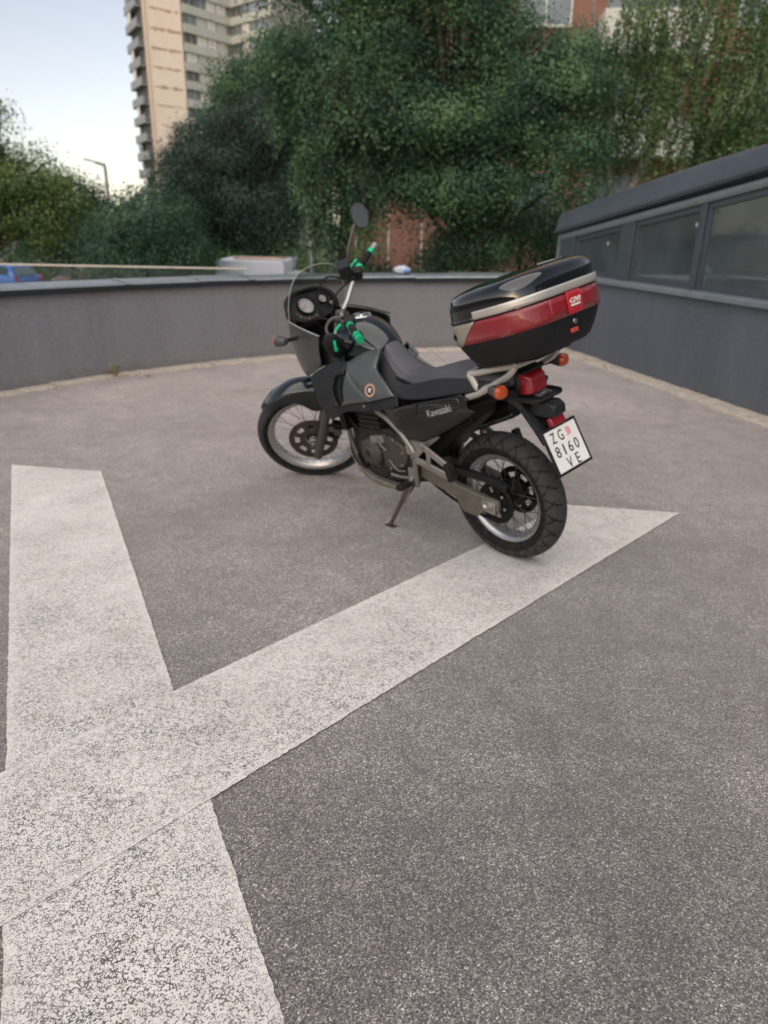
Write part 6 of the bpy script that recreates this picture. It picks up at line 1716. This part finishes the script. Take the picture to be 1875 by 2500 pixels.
# ---- top case
TC = group_('top_case')
TILT = radians(16)
cf = np.array((cos(TILT), 0, -sin(TILT))); cu_ = np.array((sin(TILT), 0, cos(TILT))); cl = np.array((0, 1., 0)); CO = np.array((-.150, 0, 1.040))
SW = [(0, .74), (.012, .80), (.05, .885), (.09, .955), (.112, .985), (.15, 1.0), (.20, 1.0), (.232, .999), (.262, .993), (.285, .975), (.300, .945), (.312, .89), (.320, .80), (.327, .62), (.330, .36), (.331, .02)]
def sc_w(w): return np.interp(w, [a for a, _ in SW], [b_ for _, b_ in SW])
def cs(th, w, out=0.):
    """point of the case surface: angle from forward towards the left, height w"""
    s_ = sc_w(w)
    n_ = 3.3
    c_, s2 = cos(th), sin(th)
    a, b_ = (.238 if c_ > 0 else .236), .284
    r_ = (abs(c_ / a) ** n_ + abs(s2 / b_) ** n_) ** (-1 / n_)
    u = -.03 + (r_ * c_ ) * s_ + c_ * out
    v = r_ * s2 * s_ + s2 * out
    if w > .21:                                        # the lid slopes down towards the front
        k = (w - .21) / .12
        u -= .012 * k
        w = w - .006 * k * max(0, (u + .03) / .2) - .008 * k * (v / .284) ** 2
    return CO + cf * u + cl * v + cu_ * w
def band(t0, t1, w0, w1, nt_=40, nw=5, out=.003, t0b=None, t1b=None):
    t0b = t0 if t0b is None else t0b; t1b = t1 if t1b is None else t1b
    g = G()
    g.loft([[tuple(cs((t0 + (t0b - t0) * j / nw) * (1 - i / nt_) + (t1 + (t1b - t1) * j / nw) * (i / nt_), w0 + (w1 - w0) * j / nw, out)) for j in range(nw + 1)] for i in range(nt_ + 1)], closed=False, caps=False)
    return g
th = np.linspace(0, 2 * pi, 96, endpoint=False)
g = G(); g.loft([[tuple(cs(t, w)) for t in th] for w in (0, .004, .012, .03, .05, .07, .09, .112, .15, .196, .198)]); part('case_base', g, 'mc_casebase', TC, sharp=40)
g = G(); g.loft([[tuple(cs(t, w, .002)) for t in th] for w in (.2005, .204, .215, .232, .247, .262, .276, .288, .298, .306, .312, .318, .322, .326, .3285, .330, .331)]); part('case_lid', g, 'mc_lid', TC, sharp=60)
D_ = radians
LS, LS2 = D_(68), D_(88)
for s in (1, -1):
    if s == 1: g = band(D_(30), D_(67), .110, .197, 20, 5, .004, None, D_(87))
    else: g = band(D_(-67), D_(-30), .110, .197, 20, 5, .004, D_(-87), None)
    part('side_plate', g, 'mc_casegrey', TC, solid=.003)
    g = G(); p = cs(s * D_(60), .152, .004); nn2 = np.array((.12, s, 0)); g.disc(p, nn2, .013, .004, 20); part('side_latch', g, 'mc_black', TC)
    g = band(D_(20), D_(86), .203, .212, 24, 2, .006) if s == 1 else band(D_(-86), D_(-20), .203, .212, 24, 2, .006)
    part('lid_lip', g, 'mc_lid', TC, solid=.004)
g = band(D_(68), D_(292), .113, .196, 90, 5, .0045, D_(88), D_(272)); part('reflector_band', g, 'mc_reflector', TC, solid=.003)
g = band(D_(150), D_(168), .122, .192, 14, 4, .0065); part('reflector_lens', g, 'mc_reflector3', TC, solid=.002)
g = band(D_(192), D_(210), .122, .192, 14, 4, .0065); part('reflector_lens', g, 'mc_reflector3', TC, solid=.002)
g = band(D_(170), D_(190), .116, .200, 14, 4, .010); part('latch_block', g, 'mc_reflector2', TC, solid=.008, bevel=.002)
g = band(D_(87), D_(273), .203, .236, 90, 3, .007); part('trim_strip', g, 'mc_silver', TC, solid=.003)
pe = cs(pi, .160, .016)
lettering('GIVI', TC, 'mc_white', pe + cu_ * .004, (0, -1, 0), cu_, width=.066, height=.020, ext=.0015, shear=.3, name='emblem_letters')
g = G(); g.obox(pe - cu_ * .013 + cl * .004, ((0, 1, 0), cu_, cf), (.029, .0035, .001)); part('emblem_bar', g, 'mc_white', TC)
g = G(); g.disc(cs(pi, .085, .0), -cf, .011, .008, 16); part('lock_barrel', g, 'mc_chrome', TC)
g = G(); g.obox(cs(pi, .052, .006), ((0, 1, 0), cu_, cf), (.022, .009, .006)); part('release_tab', g, 'mc_orange_tab', TC, bevel=.004)
# label and hand slot on the lid
def lid_pt(u, v):
    """top surface at plan position (u, v): found by stepping up the surface"""
    best = None
    t0 = atan2(v, u + .05)
    for t in t0 + np.linspace(-.9, .9, 61):
        for w in np.linspace(.215, .331, 60):
            p = cs(t, w, .002); r_ = math.hypot((p - CO) @ cf - u, (p - CO) @ cl - v)
            if best is None or r_ < best[0]: best = (r_, p)
    return best[1]
def lid_patch(pts, mat, name, out):
    g = G(); P4 = [np.array(lid_pt(u, v)) for u, v in pts]; n_ = np.cross(P4[1] - P4[0], P4[-1] - P4[0]); n_ /= np.linalg.norm(n_); n_ = n_ if n_[2] > 0 else -n_
    q = [p + n_ * out for p in P4]; g.add([tuple(p) for p in q] + [tuple(p - n_ * .004) for p in q], [tuple(range(len(q))), tuple(range(len(q), 2 * len(q)))[::-1]] + [(i, (i + 1) % len(q), (i + 1) % len(q) + len(q), i + len(q)) for i in range(len(q))])
    return part(name, g, mat, TC, smooth=False)
lid_patch([(-.112, .0), (-.112, -.14), (-.138, -.135), (-.138, .005)], 'mc_silver', 'lid_label', .004)
lid_patch([(-.175, -.06), (-.175, -.14), (-.190, -.135), (-.190, -.065)], 'mc_black', 'hand_slot', .005)
